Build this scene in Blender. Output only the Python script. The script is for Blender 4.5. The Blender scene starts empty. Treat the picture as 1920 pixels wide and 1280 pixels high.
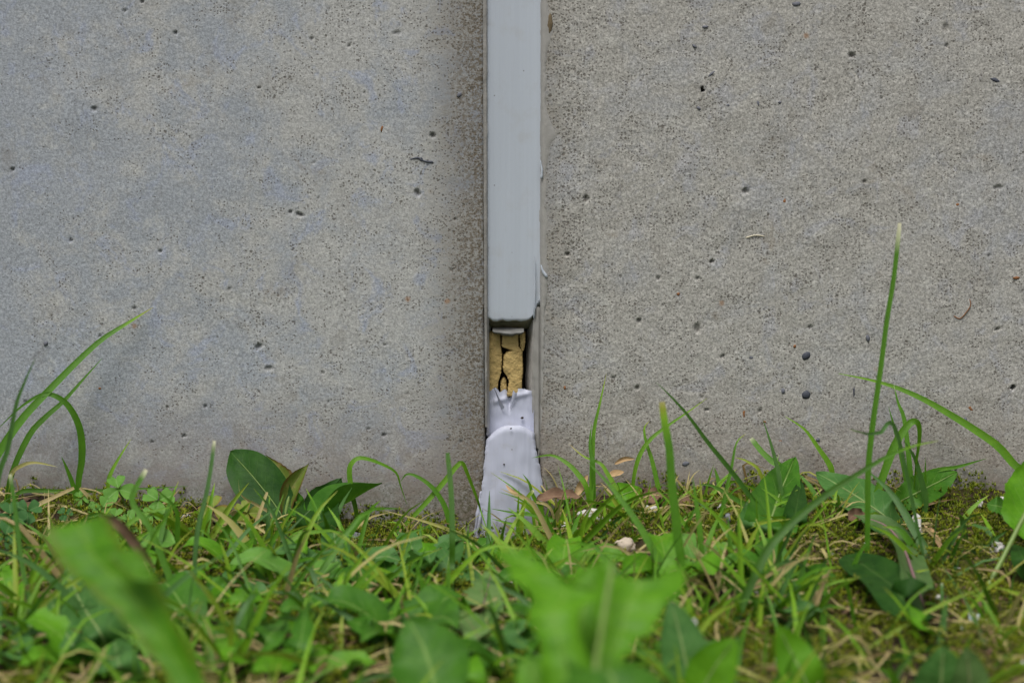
import bpy, bmesh, math, random
import numpy as np
from mathutils import Vector, noise as mnoise

random.seed(7)
rng = np.random.default_rng(7)
C = bpy.context.scene.collection
sc = bpy.context.scene

# ------------------------------------------------------------------ camera
PITCH = math.radians(9.0)
CAM = Vector((0.0, -0.9, 0.2261))
FPX = 4142.0                                    # focal length in photograph pixels
cam_data = bpy.data.cameras.new('camera')
cam = bpy.data.objects.new('camera', cam_data)
C.objects.link(cam)
cam.location = CAM
cam.rotation_euler = (math.radians(90) - PITCH, 0, 0)
cam_data.sensor_width = 36.0
cam_data.lens = FPX * 36.0 / 1920.0
cam_data.clip_start = 0.02
cam_data.clip_end = 500
cam_data.dof.use_dof = True
cam_data.dof.focus_distance = 0.908
cam_data.dof.aperture_fstop = 9.5
cam_data.dof.aperture_blades = 7
sc.camera = cam

# ------------------------------------------------------------------ light: bright overcast
SUN_EL, SUN_AZ = math.radians(64), math.radians(200)      # high, in front of the wall, a little to the left
world = bpy.data.worlds.new('World')
sc.world = world
world.use_nodes = True
wn = world.node_tree.nodes; wl = world.node_tree.links
bg = wn['Background']
sky = wn.new('ShaderNodeTexSky')
sky.sky_type = 'NISHITA'
sky.sun_disc = False
sky.sun_elevation = SUN_EL
sky.sun_rotation = SUN_AZ
sky.dust_density = 4.0
sky.air_density = 1.0
hs = wn.new('ShaderNodeHueSaturation')
hs.inputs['Saturation'].default_value = 0.42
wl.new(sky.outputs[0], hs.inputs['Color'])
wl.new(hs.outputs[0], bg.inputs['Color'])
bg.inputs['Strength'].default_value = 0.115
sun_data = bpy.data.lights.new('sun', 'SUN')
sun_data.energy = 2.6
sun_data.angle = math.radians(27)
sun_data.color = (1.0, 0.97, 0.92)
sun = bpy.data.objects.new('sun', sun_data)
C.objects.link(sun)
sd = Vector((math.sin(SUN_AZ) * math.cos(SUN_EL), math.cos(SUN_AZ) * math.cos(SUN_EL), math.sin(SUN_EL)))
sun.rotation_euler = sd.to_track_quat('Z', 'Y').to_euler()
sc.view_settings.view_transform = 'Standard'
sc.view_settings.look = 'None'
sc.view_settings.exposure = 0.26
sc.view_settings.gamma = 1.0
sc.view_settings.use_curve_mapping = False

# ------------------------------------------------------------------ measuring helpers
FW = Vector((0, math.cos(PITCH), -math.sin(PITCH)))
UP = Vector((0, math.sin(PITCH), math.cos(PITCH)))

def ray(px, py):
    return FW + Vector((1, 0, 0)) * ((px - 960) / FPX) + UP * ((640 - py) / FPX)

def at(px, py, y=0.0):
    d = ray(px, py)
    return CAM + d * ((y - CAM.y) / d.y)

def metres(w, y):                                # a width in photograph pixels at depth y
    return w / FPX * (y - CAM.y) * 1.01

RX = [-0.5, -0.22, -0.17, -0.10, -0.06, -0.03, -0.012, 0.0, 0.013, 0.022, 0.05, 0.10, 0.20, 0.5]
RZ = [0.021, 0.020, 0.018, 0.011, 0.007, 0.003, 0.0, -0.001, 0.006, 0.014, 0.020, 0.024, 0.021, 0.022]

def zg(x, y):
    near = math.exp(-max(0.0, -y) / 0.07)
    base = float(np.interp(x, RX, RZ)) * near + 0.011 * (1 - near)
    n = mnoise.noise(Vector((x * 22, y * 22, 1.3))) * 0.0045 + mnoise.noise(Vector((x * 75, y * 75, 4.1))) * 0.0018
    return base + n * min(1.0, 0.35 - y * 12)

def ground_at(px, py):                           # where the sight line meets the turf
    d = ray(px, py)
    t, s = 0.35, 0.004
    while t < 2.0:
        p = CAM + d * t
        if p.y > -0.003:
            return at(px, py, -0.003)
        if p.z <= zg(p.x, p.y):
            return p
        t += s
    return at(px, py, -0.003)

# ------------------------------------------------------------------ object helpers
def link(name, me, mat=None, parent=None):
    o = bpy.data.objects.new(name, me)
    C.objects.link(o)
    if mat is not None and me is not None:
        me.materials.append(mat)
    if parent is not None:
        o.parent = parent
        o.matrix_parent_inverse = parent.matrix_basis.inverted()
    return o

def tag(o, label=None, cat=None, group=None, kind=None):
    if label: o['label'] = label
    if cat: o['category'] = cat
    if group: o['group'] = group
    if kind: o['kind'] = kind
    return o

def root(name, loc, label, cat, group=None):
    o = bpy.data.objects.new(name, None)
    C.objects.link(o)
    o.empty_display_size = 0.01
    o.location = loc
    bpy.context.view_layer.update() if False else None
    return tag(o, label, cat, group)

def attr(me, name, vals):
    a = me.attributes.new(name, 'FLOAT', 'POINT')
    a.data.foreach_set('value', np.asarray(vals, dtype=np.float32))

def smooth(me):
    me.polygons.foreach_set('use_smooth', [True] * len(me.polygons))

def grid_mesh(name, V, uv=None, attrs=None):     # V: array (rows, cols, 3)
    r, c = V.shape[:2]
    me = bpy.data.meshes.new(name)
    idx = np.arange(r * c).reshape(r, c)
    q = np.stack([idx[:-1, :-1], idx[:-1, 1:], idx[1:, 1:], idx[1:, :-1]], -1).reshape(-1, 4)
    nf = len(q)
    me.vertices.add(r * c)
    me.vertices.foreach_set('co', V.reshape(-1).astype(np.float32))
    me.loops.add(nf * 4)
    me.loops.foreach_set('vertex_index', q.reshape(-1).astype(np.int32))
    me.polygons.add(nf)
    me.polygons.foreach_set('loop_start', np.arange(0, nf * 4, 4, dtype=np.int32))
    me.update(calc_edges=True)
    if uv is not None:
        l = me.uv_layers.new(name='UVMap')
        l.data.foreach_set('uv', uv.reshape(-1, 2)[q.reshape(-1)].reshape(-1).astype(np.float32))
    for k, v in (attrs or {}).items():
        attr(me, k, v.reshape(-1))
    smooth(me)
    return me

def spline(pts, n):
    P = [Vector(p) for p in pts]
    P = [P[0] * 2 - P[1]] + P + [P[-1] * 2 - P[-2]]
    m = len(P) - 3
    out = []
    for i in range(n):
        t = i / (n - 1) * m
        k = min(int(t), m - 1)
        f = t - k
        a, b, c, d = P[k:k + 4]
        out.append(0.5 * ((2 * b) + (c - a) * f + (2 * a - 5 * b + 4 * c - d) * f * f + (3 * b - a - 3 * c + d) * f ** 3))
    return out

def keep_off_wall(p, lim=-0.0008):
    if p.y > lim:
        p.y = lim
    return p

# ------------------------------------------------------------------ node helpers
class NT:
    def __init__(s, name):
        s.m = bpy.data.materials.new(name)
        s.m.use_nodes = True
        s.t = s.m.node_tree
        s.n = s.t.nodes
        s.bsdf = s.n['Principled BSDF']
        s.out = s.n['Material Output']
    def put(s, sock, v):
        if hasattr(v, 'links') or isinstance(v, bpy.types.NodeSocket):
            s.t.links.new(v, sock)
        elif isinstance(v, tuple) and len(v) == 3 and sock.type == 'RGBA':
            sock.default_value = (*v, 1)
        else:
            sock.default_value = v
    def math(s, op, a, b=None, c=None, clamp=False):
        n = s.n.new('ShaderNodeMath'); n.operation = op; n.use_clamp = clamp
        s.put(n.inputs[0], a)
        if b is not None: s.put(n.inputs[1], b)
        if c is not None: s.put(n.inputs[2], c)
        return n.outputs[0]
    def mix(s, f, a, b, mode='MIX'):
        n = s.n.new('ShaderNodeMix'); n.data_type = 'RGBA'; n.blend_type = mode
        s.put(n.inputs[0], f); s.put(n.inputs[6], a); s.put(n.inputs[7], b)
        return n.outputs[2]
    def step(s, v, lo, hi, tlo=0.0, thi=1.0):
        n = s.n.new('ShaderNodeMapRange'); n.interpolation_type = 'SMOOTHSTEP'
        for i, x in enumerate((v, lo, hi, tlo, thi)): s.put(n.inputs[i], x)
        return n.outputs[0]
    def coords(s, kind='Object'):
        return s.n.new('ShaderNodeTexCoord').outputs[kind]
    def mapped(s, vec, scale=(1, 1, 1), loc=(0, 0, 0)):
        n = s.n.new('ShaderNodeMapping'); s.put(n.inputs[0], vec)
        n.inputs['Scale'].default_value = scale; n.inputs['Location'].default_value = loc
        return n.outputs[0]
    def noise(s, vec, scale, detail=4, rough=0.55, dist=0.0):
        n = s.n.new('ShaderNodeTexNoise'); s.put(n.inputs['Vector'], vec)
        n.inputs['Scale'].default_value = scale; n.inputs['Detail'].default_value = detail
        n.inputs['Roughness'].default_value = rough; n.inputs['Distortion'].default_value = dist
        return n.outputs[0]
    def voro(s, vec, scale, rand=1.0):
        n = s.n.new('ShaderNodeTexVoronoi'); s.put(n.inputs['Vector'], vec)
        n.inputs['Scale'].default_value = scale; n.inputs['Randomness'].default_value = rand
        return n.outputs['Distance'], n.outputs['Color']
    def flat(s, v):                                  # the wall's own plane: x and z
        x = s.sep(v); n = s.n.new('ShaderNodeCombineXYZ'); s.put(n.inputs[0], x[0]); s.put(n.inputs[1], x[2]); return n.outputs[0]
    def voro2(s, vec, scale):
        n = s.n.new('ShaderNodeTexVoronoi'); n.voronoi_dimensions = '2D'; s.put(n.inputs['Vector'], s.flat(vec))
        n.inputs['Scale'].default_value = scale
        return n.outputs['Distance'], n.outputs['Color']
    def sep(s, v):
        n = s.n.new('ShaderNodeSeparateXYZ'); s.put(n.inputs[0], v); return n.outputs
    def ramp(s, f, stops):
        n = s.n.new('ShaderNodeValToRGB'); s.put(n.inputs[0], f)
        e = n.color_ramp.elements
        while len(e) < len(stops): e.new(0.5)
        for k, (p, c) in zip(e, stops):
            k.position = p; k.color = (*c, 1)
        return n.outputs[0]
    def attribute(s, name):
        n = s.n.new('ShaderNodeAttribute'); n.attribute_name = name; return n.outputs['Fac']
    def bump(s, h, strength, dist, normal=None):
        n = s.n.new('ShaderNodeBump'); s.put(n.inputs['Height'], h)
        n.inputs['Strength'].default_value = strength; n.inputs['Distance'].default_value = dist
        if normal is not None: s.put(n.inputs['Normal'], normal)
        return n.outputs[0]
    def base(s, col, rough=0.6, spec=0.4, normal=None):
        s.put(s.bsdf.inputs['Base Color'], col)
        s.put(s.bsdf.inputs['Roughness'], rough)
        s.put(s.bsdf.inputs['Specular IOR Level'], spec)
        if normal is not None: s.put(s.bsdf.inputs['Normal'], normal)
        return s.m
    def translucent(s, col, amount):
        tr = s.n.new('ShaderNodeBsdfTranslucent'); s.put(tr.inputs['Color'], col)
        mx = s.n.new('ShaderNodeMixShader'); s.put(mx.inputs[0], amount)
        s.t.links.new(s.bsdf.outputs[0], mx.inputs[1]); s.t.links.new(tr.outputs[0], mx.inputs[2])
        s.t.links.new(mx.outputs[0], s.out.inputs[0])
        return s.m

def plain(name, col, rough=0.6, spec=0.35, var=0.25, scale=300, bump=0.3, dist=0.0006, trans=0.0):
    t = NT(name); v = t.coords()
    n = t.noise(v, scale, 5, 0.6)
    c = t.mix(n, tuple(k * (1 - var) for k in col), tuple(min(1, k * (1 + var)) for k in col))
    t.base(c, rough, spec, t.bump(n, bump, dist))
    if trans: t.translucent(c, trans)
    return t.m

# ------------------------------------------------------------------ materials
def concrete(name, warm, cool, edge_sign, rough_amt, pores, blue_lo, blue_hi, loc):
    t = NT(name); o = t.coords(); v = t.mapped(o, (1, 1, 1), loc)
    xyz = t.sep(o)
    big = t.noise(v, 15, 4, 0.6, 0.4)
    mid = t.noise(v, 55, 6, 0.66, 0.5)
    fine = t.noise(v, 640, 4, 0.75)
    grain = t.noise(v, 1150, 3, 0.8)
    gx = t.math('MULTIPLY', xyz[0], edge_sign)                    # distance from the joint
    # cement skin blotches: cool where the laitance survives, warm where it has worn away
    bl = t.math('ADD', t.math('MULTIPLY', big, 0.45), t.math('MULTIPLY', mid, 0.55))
    if edge_sign < 0: bl = t.math('ADD', bl, t.step(gx, 0.03, 0.22, -0.035, 0.085))  # shift to the cool tone outward: leftward light fall-off painted into the colour
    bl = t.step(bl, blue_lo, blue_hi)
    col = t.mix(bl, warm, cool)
    patch = t.step(t.noise(t.mapped(v, (1, 1, 1), (3, 1, 7)), 68, 5, 0.65, 0.8), 0.53, 0.66)
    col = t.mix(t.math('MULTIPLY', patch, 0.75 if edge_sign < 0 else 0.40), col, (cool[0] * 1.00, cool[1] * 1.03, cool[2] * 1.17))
    lightp = t.step(t.noise(t.mapped(v, (1, 1, 1), (8, 4, 2)), 95, 6, 0.7), 0.52, 0.70)
    col = t.mix(t.math('MULTIPLY', lightp, 0.50), col, (0.45, 0.45, 0.42))
    darkp = t.step(t.noise(t.mapped(v, (1, 1, 1), (4, 9, 1)), 60, 6, 0.7, 0.4), 0.54, 0.72)
    col = t.mix(t.math('MULTIPLY', darkp, 0.40 if edge_sign < 0 else 0.50), col, (0.19, 0.175, 0.15))
    # sandy grain
    g1 = t.step(fine, 0.36, 0.64, 1 - rough_amt, 1 + rough_amt * 0.55)
    g2 = t.step(grain, 0.34, 0.66, 1 - rough_amt * 1.3, 1 + rough_amt * 0.8)
    g = t.math('MULTIPLY', g1, g2)
    gc = t.n.new('ShaderNodeCombineColor')
    for i in range(3): t.put(gc.inputs[i], g)
    col = t.mix(1.0, col, gc.outputs[0], 'MULTIPLY')
    # pores, three sizes; more of them where the skin is worn and along the arris
    edge = t.step(gx, 0.011, 0.042, 1.0, 0.0)
    clus = t.step(t.noise(v, 85, 4, 0.65), 0.42, 0.62)
    dens = t.math('ADD', t.math('MULTIPLY', t.math('SUBTRACT', 1.15, t.math('MULTIPLY', bl, 0.6)), t.math('ADD', t.math('MULTIPLY', clus, 0.65), 0.25)), t.math('MULTIPLY', edge, 0.60))
    wob = t.n.new('ShaderNodeTexNoise'); t.put(wob.inputs['Vector'], v); wob.inputs['Scale'].default_value = 1100
    dv = t.n.new('ShaderNodeVectorMath'); dv.operation = 'MULTIPLY_ADD'
    t.put(dv.inputs[0], wob.outputs['Color']); dv.inputs[1].default_value = (0.0011,) * 3; t.put(dv.inputs[2], v)
    dark = None
    for sc_, share, gain, wgt in ((820, 0.50 * pores, 0.95, 0.66), (470, 0.26 * pores, 0.9, 0.74), (190, 0.14 * pores, 0.8, 0.85), (70, 0.06, 0.35, 0.8)):
        d, c = t.voro2(dv.outputs[0], sc_)
        rr = t.sep(c)
        k = t.math('SUBTRACT', t.math('MULTIPLY', dens, share), rr[0])           # this cell holds a pore when positive
        rad = t.math('MINIMUM', t.math('MULTIPLY', k, gain), 0.30)
        m = t.math('MULTIPLY', t.step(t.math('SUBTRACT', rad, d), -0.03, 0.10), t.step(k, 0.0, 0.02))
        m = t.math('MULTIPLY', m, wgt)
        dark = m if dark is None else t.math('MAXIMUM', dark, m)
    col = t.mix(dark, col, (0.075, 0.066, 0.054))
    # grime gathered along the arris and splashed at the foot
    gr = t.step(t.math('ADD', gx, t.math('MULTIPLY', t.math('SUBTRACT', mid, 0.5), 0.022)), 0.0105, 0.043 if edge_sign < 0 else 0.028, 1.0, 0.0)
    gn = t.step(t.math('ADD', t.math('MULTIPLY', fine, 0.6), t.math('MULTIPLY', grain, 0.4)), 0.42, 0.56, 0.12, 1.0)
    col = t.mix(t.math('MULTIPLY', t.math('MULTIPLY', gr, gn), 1.0 if edge_sign < 0 else 0.5), col, (0.105, 0.086, 0.062))
    zz = t.math('ADD', xyz[2], t.math('MULTIPLY', t.math('SUBTRACT', mid, 0.5), 0.06))
    splash = t.step(zz, 0.008, 0.076, 1.0, 0.0)
    col = t.mix(t.math('MULTIPLY', t.math('MULTIPLY', splash, t.step(mid, 0.38, 0.58, 0.25, 1.0)), 0.85), col, (0.185, 0.145, 0.112))
    alg = t.math('MULTIPLY', t.step(zz, 0.008, 0.036, 1.0, 0.0), t.step(fine, 0.40, 0.60))
    col = t.mix(t.math('MULTIPLY', alg, 0.65), col, (0.060, 0.062, 0.028))
    # rust flecks and stains
    d, c = t.voro2(dv.outputs[0], 62); rr = t.sep(c)
    m = t.math('MULTIPLY', t.step(d, 0.10, 0.03), t.step(rr[0], 0.965, 0.975))
    col = t.mix(t.math('MULTIPLY', m, 0.6), col, (0.24, 0.12, 0.045))
    stain = t.step(t.noise(t.mapped(v, (1, 1, 1), (1, 5, 3)), 48, 4, 0.6, 0.5), 0.62, 0.74)
    col = t.mix(t.math('MULTIPLY', stain, 0.35), col, (0.21, 0.17, 0.12))
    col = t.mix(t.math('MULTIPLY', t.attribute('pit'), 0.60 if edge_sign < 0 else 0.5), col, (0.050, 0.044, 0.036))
    hgt = t.math('SUBTRACT', t.math('ADD', t.math('MULTIPLY', fine, 0.5), t.math('MULTIPLY', grain, 0.5)), t.math('MULTIPLY', dark, 0.9))
    return t.base(col, t.step(fine, 0.3, 0.7, 0.75, 0.95), 0.25, t.bump(hgt, 0.55 + rough_amt * 0.5, 0.00035))

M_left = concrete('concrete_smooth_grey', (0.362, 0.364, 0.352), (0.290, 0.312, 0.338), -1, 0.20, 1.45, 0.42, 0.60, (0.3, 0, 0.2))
M_right = concrete('concrete_worn_beige', (0.350, 0.341, 0.314), (0.322, 0.326, 0.328), 1, 0.26, 1.5, 0.48, 0.66, (2.3, 0, 1.2))

def sealant(name, col, rough, dirt):
    t = NT(name); o = t.coords()
    st = t.noise(t.mapped(o, (900, 60, 9)), 1.0, 3, 0.5)
    st2 = t.noise(t.mapped(o, (260, 60, 4), (3, 0, 0)), 1.0, 2, 0.5)
    bl = t.noise(o, 120, 4, 0.6)
    c = t.mix(st, tuple(k * 0.94 for k in col), tuple(k * 1.05 for k in col))
    c = t.mix(t.math('MULTIPLY', t.step(bl, 0.5, 0.75), 0.22 + dirt * 0.3), c, (0.28, 0.26, 0.23))
    d, cc = t.voro2(o, 420); rr = t.sep(cc)
    m = t.math('MULTIPLY', t.step(d, 0.16, 0.05), t.step(rr[0], 0.988, 0.992))
    c = t.mix(t.math('MULTIPLY', m, 0.8), c, (0.07, 0.055, 0.045))
    s3 = t.step(t.noise(t.mapped(o, (520, 30, 14), (1, 2, 0)), 1.0, 4, 0.65), 0.60, 0.74)
    c = t.mix(t.math('MULTIPLY', s3, 0.10 + 0.45 * dirt), c, (0.20, 0.19, 0.185))
    if dirt:
        zs = t.math('ADD', t.sep(o)[2], t.math('MULTIPLY', t.math('SUBTRACT', t.noise(o, 200, 5, 0.7), 0.5), 0.045))
        c = t.mix(t.math('MULTIPLY', t.step(zs, 0.012, -0.004), 0.75), c, (0.085, 0.062, 0.042))
    h = t.math('ADD', t.math('MULTIPLY', st, 0.5), st2)
    return t.base(c, t.step(bl, 0.3, 0.7, rough, rough + 0.15), 0.34, t.bump(h, 0.25, 0.0004))

M_seal_grey = sealant('grey_sealant', (0.372, 0.408, 0.458), 0.42, 0.0)
M_seal_white = sealant('white_sealant', (0.390, 0.408, 0.495), 0.46, 0.30)
M_residue = plain('sealant_residue', (0.47, 0.455, 0.440), 0.5, 0.4, 0.35, 420, 0.6, 0.0006)
M_film = plain('sealant_film', (0.265, 0.258, 0.243), 0.42, 0.45, 0.16, 260, 0.4, 0.0005)
M_film_thin = plain('sealant_film_dirty', (0.275, 0.265, 0.248), 0.5, 0.4, 0.25, 500, 0.5, 0.0005)
M_lip_grey = plain('torn_sealant_grey', (0.120, 0.120, 0.114), 0.5, 0.35, 0.2, 350, 0.4, 0.0005)
M_lip = plain('torn_sealant_inside', (0.190, 0.178, 0.130), 0.55, 0.35, 0.3, 350, 0.4, 0.0005)

def foam_mat():
    t = NT('yellow_foam'); o = t.coords()
    n = t.noise(o, 420, 5, 0.65); d, c = t.voro(o, 1600)
    col = t.mix(n, (0.33, 0.232, 0.090), (0.47, 0.355, 0.160))
    col = t.mix(t.step(t.noise(o, 180, 4, 0.6), 0.56, 0.72), col, (0.44, 0.31, 0.13))
    h = t.math('ADD', t.math('MULTIPLY', n, 0.7), t.math('MULTIPLY', d, 0.8))
    return t.base(col, 1.0, 0.0, t.bump(h, 0.30, 0.0004))
M_foam = foam_mat()
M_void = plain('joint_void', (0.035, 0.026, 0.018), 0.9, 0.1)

GREENS = [(0.0, (0.070, 0.165, 0.046)), (0.16, (0.018, 0.066, 0.004)), (0.36, (0.062, 0.180, 0.007)), (0.55, (0.165, 0.325, 0.014)),
          (0.70, (0.260, 0.290, 0.035)), (0.85, (0.460, 0.365, 0.175)), (1.0, (0.170, 0.095, 0.045))]

def grass_mat():
    t = NT('grass_blade_green')
    tint = t.attribute('tint'); pale = t.attribute('pale')
    uv = t.coords('UV'); u = t.sep(uv)
    o = t.coords()
    n = t.noise(o, 260, 3, 0.6)
    col = t.ramp(t.math('ADD', tint, t.math('MULTIPLY', t.math('SUBTRACT', n, 0.5), 0.16)), GREENS)
    w = t.math('ABSOLUTE', t.math('SINE', t.math('MULTIPLY', u[0], 22.0)))
    col = t.mix(t.math('MULTIPLY', w, 0.12), col, (0.12, 0.26, 0.03))
    col = t.mix(pale, col, (0.62, 0.60, 0.42))
    t.base(col, 0.45, 0.30, t.bump(w, 0.25, 0.0003))
    return t.translucent(t.mix(0.30, col, (0.18, 0.40, 0.005), 'SCREEN'), 0.30)
M_grass = grass_mat()

def leaf_mat(name, a, b, vein, edge=None, blotch=0.0, trans=0.26, rough=0.42, nv=9.0):
    t = NT(name)
    u = t.sep(t.coords('UV')); o = t.coords()
    n = t.noise(o, 140, 4, 0.6); n2 = t.noise(o, 700, 4, 0.65)
    col = t.mix(t.step(t.math('ADD', t.math('MULTIPLY', n, 0.7), t.math('MULTIPLY', n2, 0.3)), 0.3, 0.7), a, b)
    au = t.math('ABSOLUTE', t.math('MULTIPLY_ADD', u[0], 2.0, -1.0))
    wob = t.math('MULTIPLY', t.math('SUBTRACT', n, 0.5), 0.9)
    ph = t.math('ADD', t.math('SUBTRACT', t.math('MULTIPLY', u[1], nv), t.math('MULTIPLY', au, 2.0)), wob)
    lat = t.math('ABSOLUTE', t.math('SUBTRACT', t.math('FRACT', ph), 0.5))
    lat = t.math('MULTIPLY', t.step(lat, 0.07, 0.01), t.step(au, 0.95, 0.3))
    net, _ = t.voro(o, 520)
    mid = t.step(au, 0.075, 0.03)
    veins = t.math('MAXIMUM', mid, t.math('MULTIPLY', lat, 0.45))
    col = t.mix(t.math('MULTIPLY', veins, 0.75), col, vein)
    if edge is not None:
        e = t.step(t.math('ADD', au, t.math('MULTIPLY', t.math('SUBTRACT', n, 0.5), 0.8)), 0.62, 0.92)
        col = t.mix(t.math('MULTIPLY', e, 0.85), col, edge)
    if blotch:
        bl = t.step(t.noise(t.mapped(o, (1, 1, 1), (5, 5, 5)), 210, 3, 0.6), 0.57, 0.66)
        col = t.mix(t.math('MULTIPLY', bl, blotch), col, (0.23, 0.16, 0.06))
    h = t.math('ADD', t.math('MULTIPLY', veins, -0.6), t.math('ADD', t.math('MULTIPLY', net, 0.35), t.math('MULTIPLY', n2, 0.3)))
    t.base(col, rough + 0.08, 0.18, t.bump(h, 0.45, 0.0006))
    return t.translucent(t.mix(0.25, col, (0.15, 0.38, 0.004), 'SCREEN'), trans)

L_dark = leaf_mat('leaf_dark_green', (0.009, 0.044, 0.004), (0.024, 0.080, 0.008), (0.05, 0.11, 0.02), rough=0.5)
L_mid = leaf_mat('leaf_mid_green', (0.030, 0.110, 0.007), (0.056, 0.165, 0.012), (0.16, 0.27, 0.06))
L_bright = leaf_mat('leaf_bright_green', (0.054, 0.168, 0.004), (0.094, 0.245, 0.008), (0.14, 0.27, 0.035), trans=0.2)
L_blue = leaf_mat('leaf_greyish_green', (0.042, 0.125, 0.026), (0.072, 0.180, 0.040), (0.21, 0.30, 0.11))
L_olive = leaf_mat('leaf_olive_browned', (0.090, 0.135, 0.020), (0.150, 0.190, 0.035), (0.2, 0.2, 0.06), edge=(0.11, 0.045, 0.018), blotch=0.6)
L_browned = leaf_mat('leaf_green_brown_tipped', (0.044, 0.150, 0.002), (0.074, 0.205, 0.004), (0.11, 0.24, 0.012), edge=(0.085, 0.15, 0.008))
L_purple = leaf_mat('leaf_green_purplish', (0.062, 0.130, 0.034), (0.095, 0.175, 0.050), (0.20, 0.11, 0.11))
L_mottle = leaf_mat('leaf_pale_mottled', (0.090, 0.190, 0.045), (0.140, 0.240, 0.070), (0.2, 0.17, 0.09), blotch=0.35)
L_clover = leaf_mat('clover_leaf_green', (0.085, 0.215, 0.030), (0.130, 0.280, 0.048), (0.16, 0.30, 0.08), nv=7)
L_clover_y = leaf_mat('clover_leaf_yellowing', (0.140, 0.200, 0.026), (0.205, 0.250, 0.040), (0.24, 0.24, 0.07), edge=(0.20, 0.13, 0.03), nv=7)
L_clover_d = leaf_mat('clover_leaf_dark', (0.030, 0.105, 0.024), (0.050, 0.140, 0.036), (0.09, 0.18, 0.05), nv=7)
D_brown = leaf_mat('dead_leaf_brown', (0.110, 0.062, 0.040), (0.200, 0.125, 0.082), (0.24, 0.16, 0.10), trans=0.1, rough=0.7)
D_tan = leaf_mat('dead_leaf_tan', (0.360, 0.235, 0.115), (0.470, 0.325, 0.180), (0.42, 0.30, 0.17), trans=0.15, rough=0.65)
D_pink = leaf_mat('dead_leaf_salmon', (0.330, 0.175, 0.115), (0.450, 0.260, 0.175), (0.34, 0.20, 0.12), blotch=0.4, trans=0.15, rough=0.65)
M_stem = plain('plant_stem', (0.150, 0.230, 0.050), 0.45, 0.4, 0.3, 200, 0.2, 0.0004, 0.15)
M_stem_red = plain('reddish_stem', (0.140, 0.055, 0.035), 0.55, 0.35, 0.35, 260, 0.3, 0.0004)
M_stem_purple = plain('purplish_midrib', (0.215, 0.120, 0.130), 0.5, 0.4, 0.25, 260, 0.2, 0.0003)
M_rib_pale = plain('pale_midrib', (0.235, 0.330, 0.110), 0.5, 0.4, 0.2, 260, 0.2, 0.0003)
M_stone_grey = plain('grey_stone', (0.240, 0.250, 0.275), 0.8, 0.3, 0.4, 350, 0.5, 0.0008)
M_stone_dark = plain('blue_black_stone', (0.045, 0.050, 0.066), 0.6, 0.35, 0.4, 700, 0.4, 0.0004)
M_stone_mid = plain('slate_stone', (0.105, 0.110, 0.130), 0.7, 0.3, 0.35, 700, 0.4, 0.0004)
M_stone_beige = plain('beige_stone', (0.430, 0.365, 0.290), 0.85, 0.25, 0.3, 350, 0.6, 0.0010)
M_flake = plain('white_flake', (0.470, 0.455, 0.430), 0.8, 0.2, 0.5, 700, 0.6, 0.0006)
M_flake_shiny = plain('shiny_pale_scrap', (0.560, 0.640, 0.690), 0.22, 0.6, 0.2, 300, 0.3, 0.0005)
M_rust = plain('rust_brown_speck', (0.190, 0.085, 0.035), 0.8, 0.2, 0.3, 900)

def soil_mat():
    t = NT('dark_soil'); o = t.coords()
    n = t.noise(o, 90, 6, 0.65); f = t.noise(o, 800, 5, 0.7)
    col = t.mix(t.step(n, 0.35, 0.65), (0.022, 0.014, 0.009), (0.065, 0.043, 0.027))
    col = t.mix(t.step(f, 0.58, 0.72), col, (0.15, 0.115, 0.08))
    col = t.mix(t.math('MULTIPLY', t.step(t.noise(o, 34, 4, 0.6), 0.46, 0.58), 0.75), col, (0.085, 0.092, 0.010))
    return t.base(col, 0.92, 0.2, t.bump(t.math('ADD', n, f), 0.8, 0.002))
M_soil = soil_mat()

def moss_mat():
    t = NT('moss_green'); tint = t.attribute('tint')
    col = t.ramp(tint, [(0.0, (0.055, 0.085, 0.004)), (0.4, (0.130, 0.175, 0.006)), (0.75, (0.270, 0.285, 0.014)), (1.0, (0.20, 0.12, 0.03))])
    t.base(col, 0.7, 0.25)
    return t.translucent(col, 0.3)
M_moss = moss_mat()

# ------------------------------------------------------------------ setting: ground
def axis(lo, hi, fine_lo, fine_hi, st, far_steps):
    a = list(np.arange(fine_lo, fine_hi + st / 2, st))
    return np.array(sorted([lo * f for f in far_steps if lo * f < fine_lo] + a + [hi * f for f in far_steps if hi * f > fine_hi]))
gx_ = axis(-40, 40, -0.34, 0.34, 0.0028, (1, 0.4, 0.15, 0.06, 0.03, 0.018, 0.012))
gy_ = np.array([-40, -16, -6, -2.5, -1.4, -1.0, -0.8, -0.65, -0.55, -0.48] + list(np.arange(-0.42, 0.0301, 0.0028)) + [0.06, 0.12, 0.5, 3, 20, 40])
GV = np.zeros((len(gy_), len(gx_), 3))
for i, y in enumerate(gy_):
    for j, x in enumerate(gx_):
        GV[i, j] = (x, y, zg(x, min(y, 0.0)))
GV[:, :, 2] += rng.normal(0, 0.0005, GV.shape[:2]) * ((np.abs(GV[:, :, 0]) < 0.34) & (np.abs(GV[:, :, 1] + 0.2) < 0.24))
soil = link('ground', grid_mesh('ground', GV), M_soil)
tag(soil, 'dark soil at the foot of the concrete wall', None, None, 'structure')

# ------------------------------------------------------------------ concrete panels
def blur(a, k):
    for _ in range(2):
        for ax in (0, 1):
            a = sum(np.roll(a, s, ax) for s in range(-k, k + 1)) / (2 * k + 1)
    return a

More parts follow.
